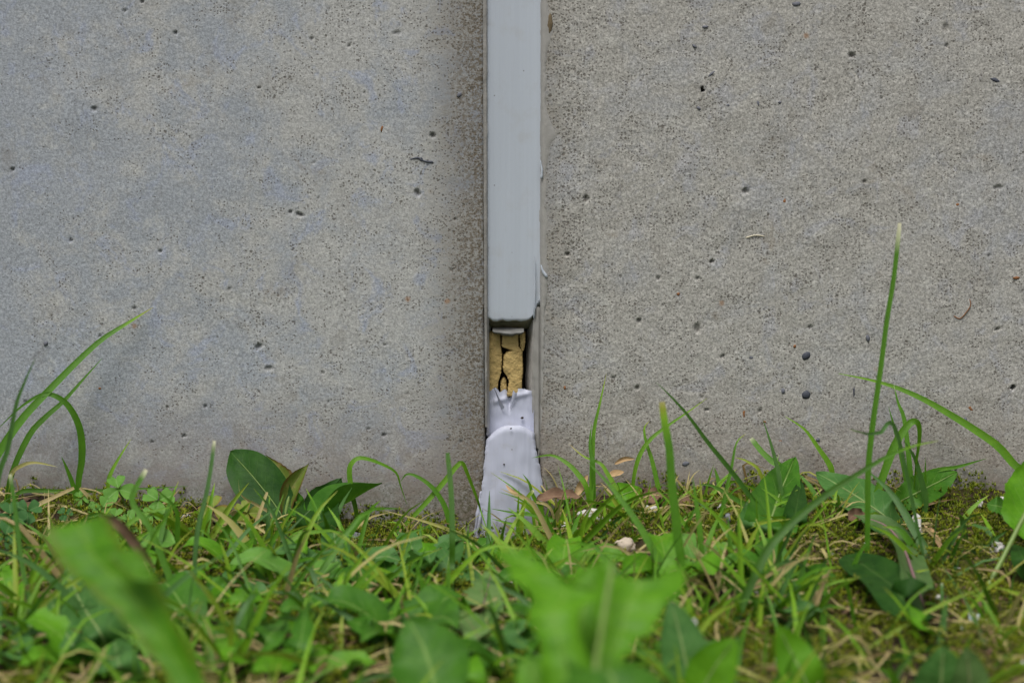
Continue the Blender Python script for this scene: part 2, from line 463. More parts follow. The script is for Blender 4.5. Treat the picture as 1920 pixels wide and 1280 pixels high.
def panel(name, sgn, edge, rad, mat, amp, pits, label):
    st = 0.00062
    xf = np.arange(0.0, 0.25, st)
    xs = np.concatenate([np.linspace(0, rad, 9)[:-1], rad + xf, [0.3, 0.4, 0.6, 1.0, 1.6, 2.4]])
    zs = np.concatenate([[-0.25, -0.1], np.arange(-0.03, 0.262, st), [0.3, 0.4, 0.6, 1.0, 1.6, 2.4]])
    X, Z = np.meshgrid(xs, zs)
    r = np.clip(rad - X, 0, rad)
    Y = rad - np.sqrt(np.maximum(rad * rad - r * r, 0))
    wx = X.shape
    wav = blur(rng.normal(0, 1, wx), 14); wav /= wav.std()
    n1 = blur(rng.normal(0, 1, wx), 3); n1 /= n1.std()
    n2 = rng.normal(0, 1, wx)
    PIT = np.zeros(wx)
    D = wav * 0.00010 + n1 * amp * 0.55 + n2 * amp * 0.45
    inn = (X < 0.255) & (Z > -0.035) & (Z < 0.27)
    px_w = sgn * (edge + X)
    for (px, py, ra, rb, ang, dep) in pits:
        p = at(px, py, 0)
        ra, rb = metres(ra * .68, 0), metres(rb * .68, 0)
        dx, dz = px_w - p.x, Z - p.z
        ca, sa = math.cos(ang), math.sin(ang)
        e = ((dx * ca + dz * sa) / ra) ** 2 + ((-dx * sa + dz * ca) / rb) ** 2
        e = e * (1 + 0.25 * n1)
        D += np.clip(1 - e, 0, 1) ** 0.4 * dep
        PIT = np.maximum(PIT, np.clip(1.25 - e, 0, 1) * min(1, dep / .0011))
    for _ in range(30 if sgn < 0 else 12):                                            # small air voids
        cx, cz, rr = rng.uniform(0.002, 0.23), rng.uniform(-0.01, 0.25), rng.uniform(0.00035, 0.0008)
        m = (np.abs(X - cx) < 0.003) & (np.abs(Z - cz) < 0.003)
        e = ((X[m] - cx) / rr) ** 2 + ((Z[m] - cz) / (rr * rng.uniform(0.6, 1.1))) ** 2
        k_ = rng.uniform(0.0003, 0.0010)
        D[m] += np.clip(1 - e, 0, 1) ** 0.4 * k_
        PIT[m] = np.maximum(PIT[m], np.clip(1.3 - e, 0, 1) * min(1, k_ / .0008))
    chip = np.exp(-X / 0.0016) * np.clip(blur(rng.normal(0, 1, wx), 4) * 6, 0, 1) * 0.0009
    Y = Y + np.where(inn, D + chip, 0)
    V = np.stack([px_w, Y, Z], -1)
    back = np.stack([np.full(len(zs), sgn * edge), np.full(len(zs), 0.14), zs], -1)[:, None]
    mid1 = np.stack([np.full(len(zs), sgn * edge), np.full(len(zs), 0.03), zs], -1)[:, None]
    endb = np.stack([np.full(len(zs), sgn * (edge + 2.4)), np.full(len(zs), 0.14), zs], -1)[:, None]
    V = np.concatenate([back, mid1, V, endb], 1)
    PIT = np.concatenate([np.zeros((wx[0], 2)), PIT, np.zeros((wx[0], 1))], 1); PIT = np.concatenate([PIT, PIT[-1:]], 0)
    top = V[-1:].copy(); top[:, :, 1] = 0.14
    V = np.concatenate([V, top], 0)
    if sgn < 0:
        V = V[:, ::-1]; PIT = PIT[:, ::-1]
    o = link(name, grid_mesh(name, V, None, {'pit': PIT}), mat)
    return tag(o, label, 'wall panel', 'precast concrete panels of the wall')

pits_l = [(545, 397, 5, 5, 0, .0012), (562, 402, 12, 5, -.3, .0015), (783, 362, 6, 9, .4, .0012), (811, 254, 6, 6, 0, .0013), (745, 62, 14, 4, .1, .0006),
          (330, 62, 5, 5, 0, .0012), (266, 4, 5, 5, 0, .0013), (24, 318, 5, 4, 0, .0012), (176, 204, 5, 6, 0, .0011), (133, 450, 5, 5, 0, .001),
          (300, 471, 6, 5, 0, .001), (484, 650, 12, 7, .5, .001), (505, 690, 10, 5, 0, .0008), (285, 828, 5, 5, 0, .001), (345, 817, 5, 4, 0, .001),
          (385, 762, 4, 4, 0, .001), (720, 815, 6, 5, 0, .001), (690, 804, 5, 3, 0, .0008), (655, 86, 4, 4, 0, .001), (584, 72, 4, 4, 0, .001)]
pits_r = [(1597, 104, 9, 6, 0, .0014), (1398, 358, 9, 9, 0, .0012), (1335, 490, 6, 6, 0, .0013), (1198, 601, 7, 7, 0, .0014), (1308, 616, 8, 13, 0, .001),
          (1355, 668, 9, 5, .4, .0012), (1308, 522, 5, 5, 0, .001), (1519, 613, 6, 5, 0, .0012), (1064, 476, 7, 6, 0, .0012), (1773, 52, 7, 12, 0, .0008),
          (1775, 86, 5, 6, 0, .0009), (1870, 352, 12, 6, 0, .0008), (1870, 617, 8, 5, .4, .001), (1234, 522, 5, 4, 0, .001), (1620, 340, 5, 5, 0, .001),
          (1195, 727, 7, 7, 0, .0012), (1150, 708, 8, 4, 0, .0008), (1325, 768, 8, 4, .2, .0012), (1425, 770, 5, 5, 0, .001), (1100, 372, 7, 9, .4, .001)]
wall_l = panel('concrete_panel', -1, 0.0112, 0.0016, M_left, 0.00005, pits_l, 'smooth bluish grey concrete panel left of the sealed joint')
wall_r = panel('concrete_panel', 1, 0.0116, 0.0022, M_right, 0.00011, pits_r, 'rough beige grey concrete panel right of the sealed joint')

def lump_mesh(name, rx, ry, rz, seed, sub=3, rough=0.25, freq=1.6, sq=1.0):
    bm = bmesh.new()
    bmesh.ops.create_icosphere(bm, subdivisions=sub, radius=1.0)
    for v in bm.verts:
        d = v.co.normalized()
        if sq != 1.0:
            d = Vector([math.copysign(abs(k) ** sq, k) for k in d])
        k = 1 + rough * (mnoise.noise(v.co * freq + Vector((seed * 3.1, seed, 0))) + 0.5 * mnoise.noise(v.co * freq * 2.7 + Vector((0, seed * 2.3, 5))))
        v.co = Vector((d.x * rx, d.y * ry, d.z * rz)) * k
    me = bpy.data.meshes.new(name)
    bm.to_mesh(me); bm.free()
    smooth(me)
    return me

# stones showing in the faces of the panels
for (px, py, a, b, ang, who) in [(1511, 667, 9, 7, .7, wall_r), (1511, 740, 8, 8, .3, wall_r), (1468, 733, 4, 6, 0, wall_r), (1865, 150, 10, 4, -.4, wall_r),
                                 (1493, 8, 8, 5, .1, wall_r), (1322, 51, 6, 3, 0, wall_r), (1302, 87, 5, 2.5, -.6, wall_r), (1334, 139, 9, 3, .8, wall_r),
                                 (1421, 194, 3, 7, .2, wall_r), (1310, 203, 5, 3, -.6, wall_r), (1408, 670, 5, 4, -.5, wall_r), (1627, 634, 4, 8, .2, wall_r),
                                 (1601, 735, 2, 12, 0, wall_r), (1286, 869, 7, 5, .3, wall_r), (1810, 787, 4, 6, 0, wall_r), (1534, 824, 4, 4, 0, wall_r),
                                 (1462, 192, 4, 3, 0, wall_r), (861, 178, 5, 4, .8, wall_l), (86, 644, 4, 5, -.5, wall_l), (1365, 197, 4, 3, 0, wall_r)]:
    me = lump_mesh('stone', metres(a, 0), 0.0006, metres(b, 0), px, 2, 0.35)
    o = link('stone', me, M_stone_dark if a + b > 13.5 else M_stone_mid, who)
    o.location = at(px, py, 0) + Vector((0, 0.00015, 0))
    o.rotation_euler = (0, -ang, 0)
for (px, py, a, b, ang, who) in [(716, 241, 3, 9, .2, wall_l), (1471, 377, 4, 7, 0, wall_r), (1795, 384, 5, 4, 0, wall_r), (1906, 521, 9, 4, 0, wall_r), (1820, 766, 4, 9, -.6, wall_r),
                                 (1463, 827, 5, 5, .5, wall_r), (1490, 649, 4, 4, 0, wall_r), (1272, 551, 4, 4, 0, wall_r), (1395, 775, 4, 10, 0, wall_r), (1059, 727, 3, 5, 0, wall_r),
                                 (187, 728, 4, 3, 0, wall_l), (1433, 790, 6, 4, .3, wall_r)]:
    me = lump_mesh('rust_speck', metres(a * .75, 0), 0.0003, metres(b * .75, 0), px, 2, 0.45)
    o = link('rust_speck', me, M_rust, who)
    o.location = at(px, py, 0) + Vector((0, 0.0001, 0))
    o.rotation_euler = (0, ang, 0)

# ------------------------------------------------------------------ tubes, ribbons, leaves
def tube_mesh(name, pts, r0, r1, n=14, k=7, rough=0.0):
    S = spline(pts, n)
    V = np.zeros((n, k + 1, 3))
    for i, p in enumerate(S):
        T = (S[min(i + 1, n - 1)] - S[max(i - 1, 0)]).normalized()
        a = T.cross(Vector((0.13, -1, 0.21))).normalized(); b = T.cross(a)
        r = r0 + (r1 - r0) * i / (n - 1)
        r *= 1 + rough * mnoise.noise(p * 400)
        if i in (0, n - 1): r *= 0.35
        for j in range(k + 1):
            an = 2 * math.pi * j / k
            V[i, j] = p + a * (math.cos(an) * r) + b * (math.sin(an) * r)
    return grid_mesh(name, V)

def ribbon(pts, width, n=16, tint=0.36, pale=0.0, cut=False, hint=(0, -1, 0.35), twist=0.0, fold=0.22, roll=0.0, tipt=None, baset=None, wall=True):
    S = spline(pts, n)
    V = np.zeros((n, 3, 3)); uv = np.zeros((n, 3, 2)); ti = np.zeros((n, 3)); pa = np.zeros((n, 3))
    N0 = Vector(hint).normalized()
    for i, p in enumerate(S):
        t = i / (n - 1)
        T = (S[min(i + 1, n - 1)] - S[max(i - 1, 0)])
        T = T.normalized() if T.length > 1e-9 else Vector((0, 0, 1))
        side = T.cross(N0)
        if side.length < 1e-3: side = T.cross(Vector((1, 0, 0)))
        side.normalize()
        N = side.cross(T).normalized()
        a = roll + twist * t
        sd_ = side * math.cos(a) + N * math.sin(a)
        N2 = N * math.cos(a) - side * math.sin(a)
        w = width * 0.5 * min(1.0, 0.62 + 1.3 * t)
        w *= (1.0 if not cut else (1.0 if t < 0.985 else 0.8)) * ((1 - t ** (2.2 if not cut else 9)) * 0.96 + 0.04 if not cut else max(0.55, 1 - 0.35 * t))
        V[i, 0] = p - sd_ * w
        V[i, 1] = p - N2 * (w * 2 * fold)
        V[i, 2] = p + sd_ * w
        uv[i] = [(0, t), (0.5, t), (1, t)]
        tv = tint
        if tipt is not None: tv = tint + (tipt - tint) * max(0, (t - 0.72) / 0.28) ** 1.4
        if baset is not None: tv = tv + (baset - tint) * max(0, (0.3 - t) / 0.3)
        ti[i] = tv
        pa[i] = pale * max(0.0, (t - 0.94) / 0.06) ** 0.8
    if wall: V[:, :, 1] = np.minimum(V[:, :, 1], -0.0007)
    return V, uv, ti, pa

def blade_mesh(name, *a, **k):
    V, uv, ti, pa = ribbon(*a, **k)
    return grid_mesh(name, V, uv, {'tint': ti, 'pale': pa})

SHAPES = {
    'oval': lambda t: math.sin(math.pi * min(1, t ** 0.85)) ** 0.72 if 0 < t < 1 else 0,
    'spoon': lambda t: (0.16 + 0.84 * max(0.0, min(1, (t - 0.05) / 0.55)) ** 1.3) * (1 - max(0, (t - 0.62) / 0.38) ** 2.2) ** 0.6 if t < 1 else 0,
    'lance': lambda t: (0.22 + 0.78 * math.sin(math.pi * min(1, t * 0.92 + 0.04))) * (1 - t ** 6) if t < 1 else 0,
    'round': lambda t: math.sqrt(max(0, 1 - (2 * t - 1) ** 2)) ** 0.85,
}
SHAPES['tooth'] = lambda t: SHAPES['lance'](t) * (1 - 0.34 * ((t * 6.0) % 1.0) * (1 if t < 0.9 else 0))
SHAPES['lobed'] = lambda t: SHAPES['spoon'](t) * (1 - 0.55 * max(0, math.sin(t * 17)) ** 1.5 * (1 if t < 0.88 else 0))

def leaf_mesh(name, pts, width, shape='oval', n=30, m=9, hint=(0, -1, 0.35), cup=0.15, wave=0.0, wavef=3.0, roll=0.0, twist=0.0, seed=0, tooth=0.0, bow=0.0, wall=True, skew=0.0):
    S = spline(pts, n)
    f = SHAPES[shape]
    V = np.zeros((n, m, 3)); uv = np.zeros((n, m, 2))
    N0 = Vector(hint).normalized()
    for i, p in enumerate(S):
        t = i / (n - 1)
        T = (S[min(i + 1, n - 1)] - S[max(i - 1, 0)]).normalized()
        side = T.cross(N0)
        if side.length < 1e-3: side = T.cross(Vector((1, 0, 0)))
        side.normalize()
        N = side.cross(T).normalized()
        a = roll + twist * t
        sd_ = side * math.cos(a) + N * math.sin(a)
        N2 = N * math.cos(a) - side * math.sin(a)
        w0 = width * 0.5 * max(0.012, f(t))
        for j in range(m):
            s = j / (m - 1) * 2 - 1
            w = w0
            if tooth and 0.06 < t < 0.96:
                w *= 1 + tooth * (((t * 13 + (0.4 if s > 0 else 0)) % 1.0) - 0.5) + 0.10 * mnoise.noise(Vector((t * 9, seed, s)))
            z = cup * w * s * s + wave * width * math.sin(t * 6.28 * wavef + seed + (2.0 if s > 0 else 0)) * s * s
            z += 0.05 * width * mnoise.noise(Vector((t * 4 + seed, s * 2, seed * 0.7)))
            V[i, j] = p + sd_ * (s * w * (1 + skew * s)) + N2 * z
            uv[i, j] = (j / (m - 1), t)
    if wall: V[:, :, 1] = np.minimum(V[:, :, 1], -0.0008)
    return grid_mesh(name, V, uv)

# ------------------------------------------------------------------ the joint: sealant, foam, residue
ZT = 0.9
def zpx(py, y=0.0):
    return at(960, py, y).z
def xpx(px, py, y=0.0):
    return at(px, py, y).x

# upper bead
up_root = root('sealant_bead', (0, 0.004, zpx(300)), 'intact light grey sealant strip filling the upper joint, cut off square at its lower end', 'sealant')
zb = zpx(607)
prof = []                                              # from the top down to the rolled under lower end
for z in list(np.linspace(ZT, 0.26, 6)) + list(np.linspace(0.255, zb + 0.0022, 70)):
    prof.append((z, 0.0, 1.0))
for k in range(1, 13):
    a = k / 12 * math.radians(72)
    prof.append((zb + 0.0022 - 0.0022 * math.sin(a), 0.0022 * (1 - math.cos(a)), 1.0))
z0, y0 = prof[-1][0], prof[-1][1]
for k in range(1, 9):
    prof.append((z0 - 0.0042 * k / 8, y0 + 0.0085 * k / 8, 1.0))
us = np.linspace(-1, 1, 41)
V = np.zeros((len(prof), 41, 3))
for i, (z, yo, _) in enumerate(prof):
    for j, u in enumerate(us):
        xl, xr = -0.0106, 0.0118
        low = max(0, min(1, (zpx(585) - z) / 0.005))
        xr -= 0.0014 * low
        c = 0.5 * (xl + xr) + 0.5 * (xr - xl) * u
        y = 0.0015 + 0.0010 * (1 - abs(u) ** 2.4) + 0.0004 * max(0, abs(u) - 0.9) * 8
        y += 0.00010 * mnoise.noise(Vector((c * 500, 2, z * 18))) + 0.0003 * mnoise.noise(Vector((c * 90, 7, z * 14)))
        zz = z + (0.0080 * (max(0, u - 0.50) / 0.50) ** 2.6 + 0.0004 * mnoise.noise(Vector((u * 4, 3, 1))) + 0.0016 * max(0, -u - 0.75) / 0.25) * (1 if z < zb + 0.006 else 0)
        V[i, j] = (c, y + yo, zz)
o = link('bead_face', grid_mesh('bead_face', V[:, ::-1]), M_seal_grey, up_root)
o.data.materials.append(M_lip)                    # the torn end shows the dirty inside
nr_ = len(prof) - 1
o.data.polygons.foreach_set('material_index', [1 if k // 40 > nr_ - 17 + int(2.5 + 2 * mnoise.noise(Vector(((k % 40) * .2, 0, 6)))) else 0 for k in range(nr_ * 40)])
lipV = np.zeros((9, 25, 3))
for i in range(9):
    for j in range(25):
        u = j / 24
        x = xpx(924 + 58 * u, 624, .008)
        t = i / 8
        h = (6 + 6 * math.sin(u * 3.1) + 2 * mnoise.noise(Vector((u * 6, 0, 3)))) * t
        yy = 0.0105 - 0.0035 * math.sin(t * 2.6) + 0.0008 * math.sin(u * 5)
        lipV[i, j] = (x, yy - .0045, zpx(615 + h * 1.25, .005))
tag(link('torn_lip', grid_mesh('torn_lip', lipV), M_lip_grey, up_root), 'darker torn lip hanging under the cut end')
und = np.zeros((10, 25, 3))
for i in range(10):
    for j in range(25):
        u = j / 24; t = i / 9
        und[i, j] = (xpx(921 + 76 * u, 610, .005), 0.0035 + 0.010 * t, zpx(603 + 17 * t - 8 * max(0, u - .75) * 4 * (1 - t), .006) + 0.0003 * mnoise.noise(Vector((u * 7, t * 3, 1))))
tag(link('cut_end', grid_mesh('cut_end', und), M_lip, up_root), 'dark olive underside of the cut end')
link('edge_drip', tube_mesh('edge_drip', [at(1002, 480, .0006), at(1003, 530, .0006), at(1002, 575, .0008), at(1001, 597, .002)], 0.00025, 0.0004, 16, 7, 0.5), M_seal_grey, up_root)

# foam behind the gap
foam = root('filler_foam', (0, 0.01, zpx(728)), 'crumbling yellow filler foam showing in the gap between the two sealant pieces', 'foam')
def foam_piece(rows_, dep, seed, bulge=.0006):
    n, m = 110, 46                                # ragged slab: each row runs between its torn left and right rims
    py0, py1 = rows_[0][0], rows_[-1][0]
    V = np.zeros((n, m, 3))
    for i in range(n):
        t = i / (n - 1); py = py0 + (py1 - py0) * t
        l = np.interp(py, [r[0] for r in rows_], [r[1] for r in rows_]); r_ = np.interp(py, [r[0] for r in rows_], [r[2] for r in rows_])
        l += 1.3 * mnoise.noise(Vector((py * .30, seed, 0))) + .7 * mnoise.noise(Vector((py * .9, seed, 2)))
        r_ += 1.1 * mnoise.noise(Vector((py * .30, seed, 5))) + .6 * mnoise.noise(Vector((py * .9, seed, 7)))
        r_ = max(r_, l + .6)
        for j in range(m):
            u = j / (m - 1) * 2 - 1
            ex, ey = abs(u), abs(2 * t - 1)
            y = dep - bulge * (1 - u * u) + .0040 * max(0, (ex - .93) / .07) ** 2 + .004 * max(0, (ey - .95) / .05) ** 2
            p = at(l + (r_ - l) * (u + 1) / 2, py, dep)
            q = Vector((p.x, seed, p.z))
            y += .0004 * mnoise.noise(q * 330) + .00016 * mnoise.noise(q * 900) + .00012 * mnoise.noise(q * 2300)
            V[i, j] = (p.x, y, p.z)
    link('foam_chunk', grid_mesh('foam_chunk', V[:, ::-1]), M_foam, foam)
foam_piece([(622, 912, 938), (650, 912, 939.5), (665, 912, 942), (690, 912, 941), (700, 912, 940), (715, 912, 935), (745, 912, 932)], .0082, 1)
foam_piece([(622, 941, 972), (648, 940, 973), (651, 942, 974), (654, 951, 977), (658, 960, 979), (660, 951, 980), (667, 944, 980), (690, 942, 981), (698, 944, 981), (706, 950, 980), (716, 954, 979), (728, 952, 979), (745, 950, 978)], .0074, 2)
foam_piece([(624, 974, 985), (640, 975, 985), (650, 975, 984), (658, 979, 981)], .0080, 3)
foam_piece([(708, 943, 946), (714, 939, 950), (722, 938, 950), (745, 938, 951)], .0098, 4)
link('gap_light_stop', lump_mesh('gap_light_stop', 0.0125, 0.004, 0.028, 3, 4, 0.08, 3, 0.4), M_void, foam).location = (0, 0.024, zpx(680))  # added dark slab closing the joint against sky light, coloured as shade

# lower bead
lo_root = root('sealant_bead', (0, -0.001, 0), 'torn white sealant piece at the bottom of the joint, smeared over the concrete', 'sealant')
PYL = [797, 825, 850, 880, 910, 940, 965, 990, 1012, 1030]
XL_ = [916, 912, 909, 907, 904, 900, 896, 891, 886, 884]
XR_ = [1001, 1003, 1007, 1013, 1018, 1019, 1017, 1012, 1006, 1000]
rows = 110; cols = 49
V = np.zeros((rows, cols, 3))
for i in range(rows):
    t = i / (rows - 1)
    for j in range(cols):
        u = j / (cols - 1) * 2 - 1
        ptop = 797 + 27 * max(0, -u - 0.1) ** 2.2 / 0.9 ** 2.2 + 15 * max(0, u - 0.25) ** 2 / 0.75 ** 2
        py = ptop + (1034 - ptop) * max(0, (t - 0.07) / 0.93)
        xl = np.interp(py, PYL, XL_); xr = np.interp(py, PYL, XR_)
        jag = 2.2 * mnoise.noise(Vector((py * 0.06, 1.0 if u < 0 else 5.0, 0))) + 1.2 * mnoise.noise(Vector((py * 0.2, 2.0 if u < 0 else 7.0, 0)))
        px = xl + (xr - xl) * (u + 1) / 2 + jag * abs(u) ** 6
        dn = max(0, min(1, (py - 797) / 130))
        y = -0.0006 - 0.0022 * (1 - u * u) * (0.75 + 0.5 * dn) - 0.0006 * dn
        if abs(u) > 0.93:
            y += (abs(u) - 0.93) / 0.07 * (0.0016 if dn < 0.3 else 0.0007)
        rise = max(0, min(1, t / 0.13))
        y += (1 - math.sin(rise * math.pi / 2)) ** 1.3 * 0.0085
        y += 0.00022 * mnoise.noise(Vector((px * 0.13, 3, py * 0.01))) + 0.0003 * mnoise.noise(Vector((px * 0.05, 9, py * 0.03)))
        V[i, j] = at(px, py, y)
link('smeared_foot', grid_mesh('smeared_foot', V[:, ::-1]), M_seal_white, lo_root)
# recessed neck with a torn upper edge
TX = [914, 919, 924, 929, 934, 938, 943, 947, 951, 955, 960, 966, 972, 978, 984, 990, 998]
TY = [738, 733, 729, 726, 731, 736, 731, 729, 733, 746, 738, 730, 728, 728, 729, 731, 733]
rows, cols = 34, 60
V = np.zeros((rows, cols, 3))
for i in range(rows):
    t = i / (rows - 1)
    for j in range(cols):
        px = 913 + (1001 - 913) * j / (cols - 1)
        tp = np.interp(px, TX, TY) + 1.5 * mnoise.noise(Vector((px * 0.4, 0, 0)))
        py = tp + (818 - tp) * t
        y = 0.0060 + 0.0012 * (1 - t) + 0.0007 * mnoise.noise(Vector((px * 0.09, py * 0.05, 2))) * (1 - t)
        y -= 0.0008 * math.exp(-((py - (752 + (px - 930) * -0.25)) / 5) ** 2) * (1 if px > 925 else 0.3)
        y += 0.0026 * math.exp(-((px - 955) / (2 + 7 * max(0, (775 - py) / 45))) ** 2) * max(0, min(1, (778 - py) / 40))
        y -= 0.003 * max(0, (px - 985) / 15) ** 2
        V[i, j] = at(px, py, y)
link('torn_neck', grid_mesh('torn_neck', V[:, ::-1]), M_seal_white, lo_root)
for (a, b, c, d) in (((925, 724), (940, 768), (946, 764), .0045), ((962, 731), (956, 768), (970, 738), .0052)):
    S0, S1, S2 = at(*a, d), at(*b, d + .0012), at(*c, d - .0004)
    V = np.zeros((7, 7, 3))
    for i in range(7):
        for j in range(7):
            s, t = i / 6, j / 6
            p = S0.lerp(S2, s).lerp(S1, t)
            V[i, j] = p + Vector((0, -0.0005 * math.sin(s * 3.14) * (1 - t), 0.0003 * mnoise.noise(p * 900)))
    link('torn_flap', grid_mesh('torn_flap', V), M_seal_white, lo_root)
link('squeezed_ridge', tube_mesh('squeezed_ridge', [at(902, 920, .0002), at(897, 955, -.0006), at(892, 990, -.0008), at(887, 1020, -.0008)], .0005, .0009, 40, 7, 0.7), M_seal_white, lo_root)
link('squeezed_ridge', tube_mesh('squeezed_ridge', [at(903, 952, -.002), at(899, 980, -.0024), at(896, 1005, -.0024), at(893, 1024, -.0024)], .0005, .0007, 24, 7, 0.7), M_seal_white, lo_root)
for px, py, r in ((979, 783, 3), (958, 803, 2), (940, 1015, 5), (951, 1011, 4), (930, 1018, 4), (962, 1013, 4), (922, 988, 2.5), (945, 870, 1.6)):
    o = link('dirt_crumb', lump_mesh('dirt_crumb', metres(r, 0), metres(r, 0) * .7, metres(r, 0) * .7, px, 2, .5), M_void, lo_root)
    o.location = at(px, py, .0052 if py < 796 else -.0034)

# residue left on the sides of the open gap, and films smeared over the arrises
def strip(name, rowsdef, mat, parent, label=None, n=60, m=10, jag=0.0, seed=0, hug=0.0):
    V = np.zeros((n, m, 3))
    for i in range(n):
        t = i / (n - 1)
        py = rowsdef[0][0] + (rowsdef[-1][0] - rowsdef[0][0]) * t
        pys = [r[0] for r in rowsdef]
        a = np.interp(py, pys, [r[1] for r in rowsdef]); ya = np.interp(py, pys, [r[2] for r in rowsdef])
        b = np.interp(py, pys, [r[3] for r in rowsdef]); yb = np.interp(py, pys, [r[4] for r in rowsdef])
        b += jag * (mnoise.noise(Vector((py * 0.035, seed, 0))) + 0.5 * mnoise.noise(Vector((py * 0.12, seed, 4))))
        for j in range(m):
            s = j / (m - 1)
            p = at(a + (b - a) * s, py, ya + (yb - ya) * s)
            if hug:                                  # a skin lying on the rounded arris, feathered out at its rim
                r_ = max(0.0, hug - (abs(p.x) - 0.0116)); arc = hug - math.sqrt(max(0.0, hug * hug - min(r_, hug) ** 2))
                p.y = arc - 0.00034 * (1 - s ** 4) + 0.00022 * s ** 4
            p.y += (0.00012 if hug else 0.0003) * mnoise.noise(Vector((p.x * 500, seed, p.z * 160)))
            V[i, j] = p
    o = link(name, grid_mesh(name, V), mat, parent)
    if label: tag(o, label)
    return o
strip('sealant_residue', [(598, 1001, .003, 989, .016), (640, 1001, .003, 987, .016), (720, 1001, .003, 985, .016), (815, 1001, .003, 990, .012)], M_residue, wall_r, 'greyish sealant residue stuck to the side of the gap', jag=1.0, seed=2)
strip('sealant_residue', [(575, 1010, .001, 1003, .0025), (600, 1010, .001, 1000, .0032), (700, 1010, .001, 997, .004), (814, 1010, .001, 999, .004), (840, 1010, .001, 1006, .002)], M_film, wall_r, 'pale ragged sealant edge along the right of the gap', jag=2.4, seed=5)
strip('sealant_residue', [(600, 911, .0002, 920, .012), (700, 912, .0002, 921, .012), (815, 912, .0002, 920, .012)], M_residue, wall_l, jag=1.0, seed=3)
strip('sealant_residue', [(-300, 911, .0000, 916, .003), (300, 912, .0000, 916, .003), (620, 913, .0000, 917, .003), (812, 914, .0, 918, .003)], M_film, wall_l, 'thin pale sealant edge along the left of the joint', 160, 5, jag=1.2, seed=11)
strip('sealant_film', [(-300, 905, -.00025, 912, .0004), (200, 906, -.00025, 913, .0004), (560, 908, -.00025, 913, .0004), (800, 910, -.00025, 914, .0004)], M_film_thin, wall_l, None, 160, 5, jag=1.5, seed=7)
strip('sealant_film', [(-300, 1011, .0014, 1022, -.0003), (0, 1012, .0014, 1026, -.0003), (60, 1012, .0014, 1040, -.0003), (110, 1012, .0014, 1026, -.0003), (200, 1012, .0014, 1024, -.0003), (255, 1012, .0014, 1044, -.0003),
                       (300, 1012, .0014, 1026, -.0003), (440, 1011, .0014, 1030, -.0003), (520, 1009, .0012, 1032, -.0003), (580, 1008, .001, 1022, -.0003), (740, 1008, .001, 1018, -.0003), (880, 1009, .001, 1011, -.0003)], M_film, wall_r, 'thin sealant film smeared over the panel edge', 300, 16, jag=4.5, seed=9, hug=.0022)
o = link('bare_patch', lump_mesh('bare_patch', metres(5, 0), .0004, metres(16, 0), 4, 3, .4), plain('bare_brown_patch', (.13, .10, .06), .9, .2, .4, 900), wall_r)
o.location = at(1031, 44, -.0001)
for pts in ([(1014, 496), (1018, 508), (1026, 520)], [(1013, 300), (1016, 318), (1015, 335)]):
    link('sealant_bead_drip', tube_mesh('sealant_bead_drip', [at(*p, -.0004) for p in pts], .0003, .0006, 12, 6, .4), M_seal_grey, wall_r)
link('scratch', tube_mesh('scratch', [at(768, 299, 0), at(783, 296, 0), at(790, 300, 0), at(800, 303, 0), at(812, 304, 0)], .0003, .0005, 20, 5, .6), M_stone_dark, wall_l)
link('scratch', tube_mesh('scratch', [at(789, 295, 0), at(793, 301, 0)], .0003, .0003, 6, 5, .6), M_stone_dark, wall_l)
link('root_thread', tube_mesh('root_thread', [at(1788, 592, 0), at(1800, 597, -.0002), at(1812, 585, -.0003), at(1820, 572, -.0003), at(1818, 560, 0)], .00022, .0002, 20, 5), M_rust, wall_r)
link('root_thread', tube_mesh('root_thread', [at(1398, 446, 0), at(1416, 441, -.0003), at(1434, 443, 0)], .0003, .0002, 14, 5), plain('pale_thread', (.55, .5, .38)), wall_r)

# ------------------------------------------------------------------ grass blades picked out one by one
def above(px, py, p, gap=.0012):                  # slide along the sight line until clear of the soil
    y = p.y
    while p.z < zg(p.x, p.y) + gap and y > -.6:
        y -= .003
        p = at(px, py, y)
    return p

def pts3(pix, yb=None, yt=None):                  # pixels listed from the root to the tip
    b = ground_at(*pix[0]) if yb is None else at(*pix[0], yb)
    yb = b.y
    yt = yb if yt is None else yt
    L = [0]
    for p, q in zip(pix, pix[1:]): L.append(L[-1] + math.hypot(q[0] - p[0], q[1] - p[1]))
    P = [at(p[0], p[1], yb + (yt - yb) * (l / L[-1]) ** 1.2) for p, l in zip(pix, L)]
    P = P[:1] + [above(q[0], q[1], p) for q, p in zip(pix[1:], P[1:])]
    g = zg(P[0].x, P[0].y)
    if P[0].z > g + 0.001:
        d = (P[0] - P[1]).normalized()
        drop = P[0].z - g + 0.002
        P = [Vector((P[0].x + d.x * drop * 0.3, P[0].y, g - 0.002))] + P
    return P, yb

def blade(pix, w, tint=.36, yb=None, yt=None, pale=0., cut=False, roll=0., twist=0., tipt=None, baset=None, label=None, parent=None, name='grass_shoot', group=None, cat='grass blade', n=22, fold=.22):
    P, y0 = pts3(pix, yb, yt)
    me = blade_mesh(name, P, metres(w, y0), n, tint, pale, cut, (0, -1, .35), twist, fold, roll, tipt, baset)
    if parent is not None:
        return link('blade', me, M_grass, parent)
    # the thing's origin sits at its root
    o = link(name, me, M_grass)
    tag(o, label, cat, group)
    return o

def tuft(label, base_px, blades, name='grass_tuft', group=None):
    r = root(name, ground_at(*base_px), label, 'grass tuft', group)
    for kw in blades:
        blade(parent=r, **kw)
    return r

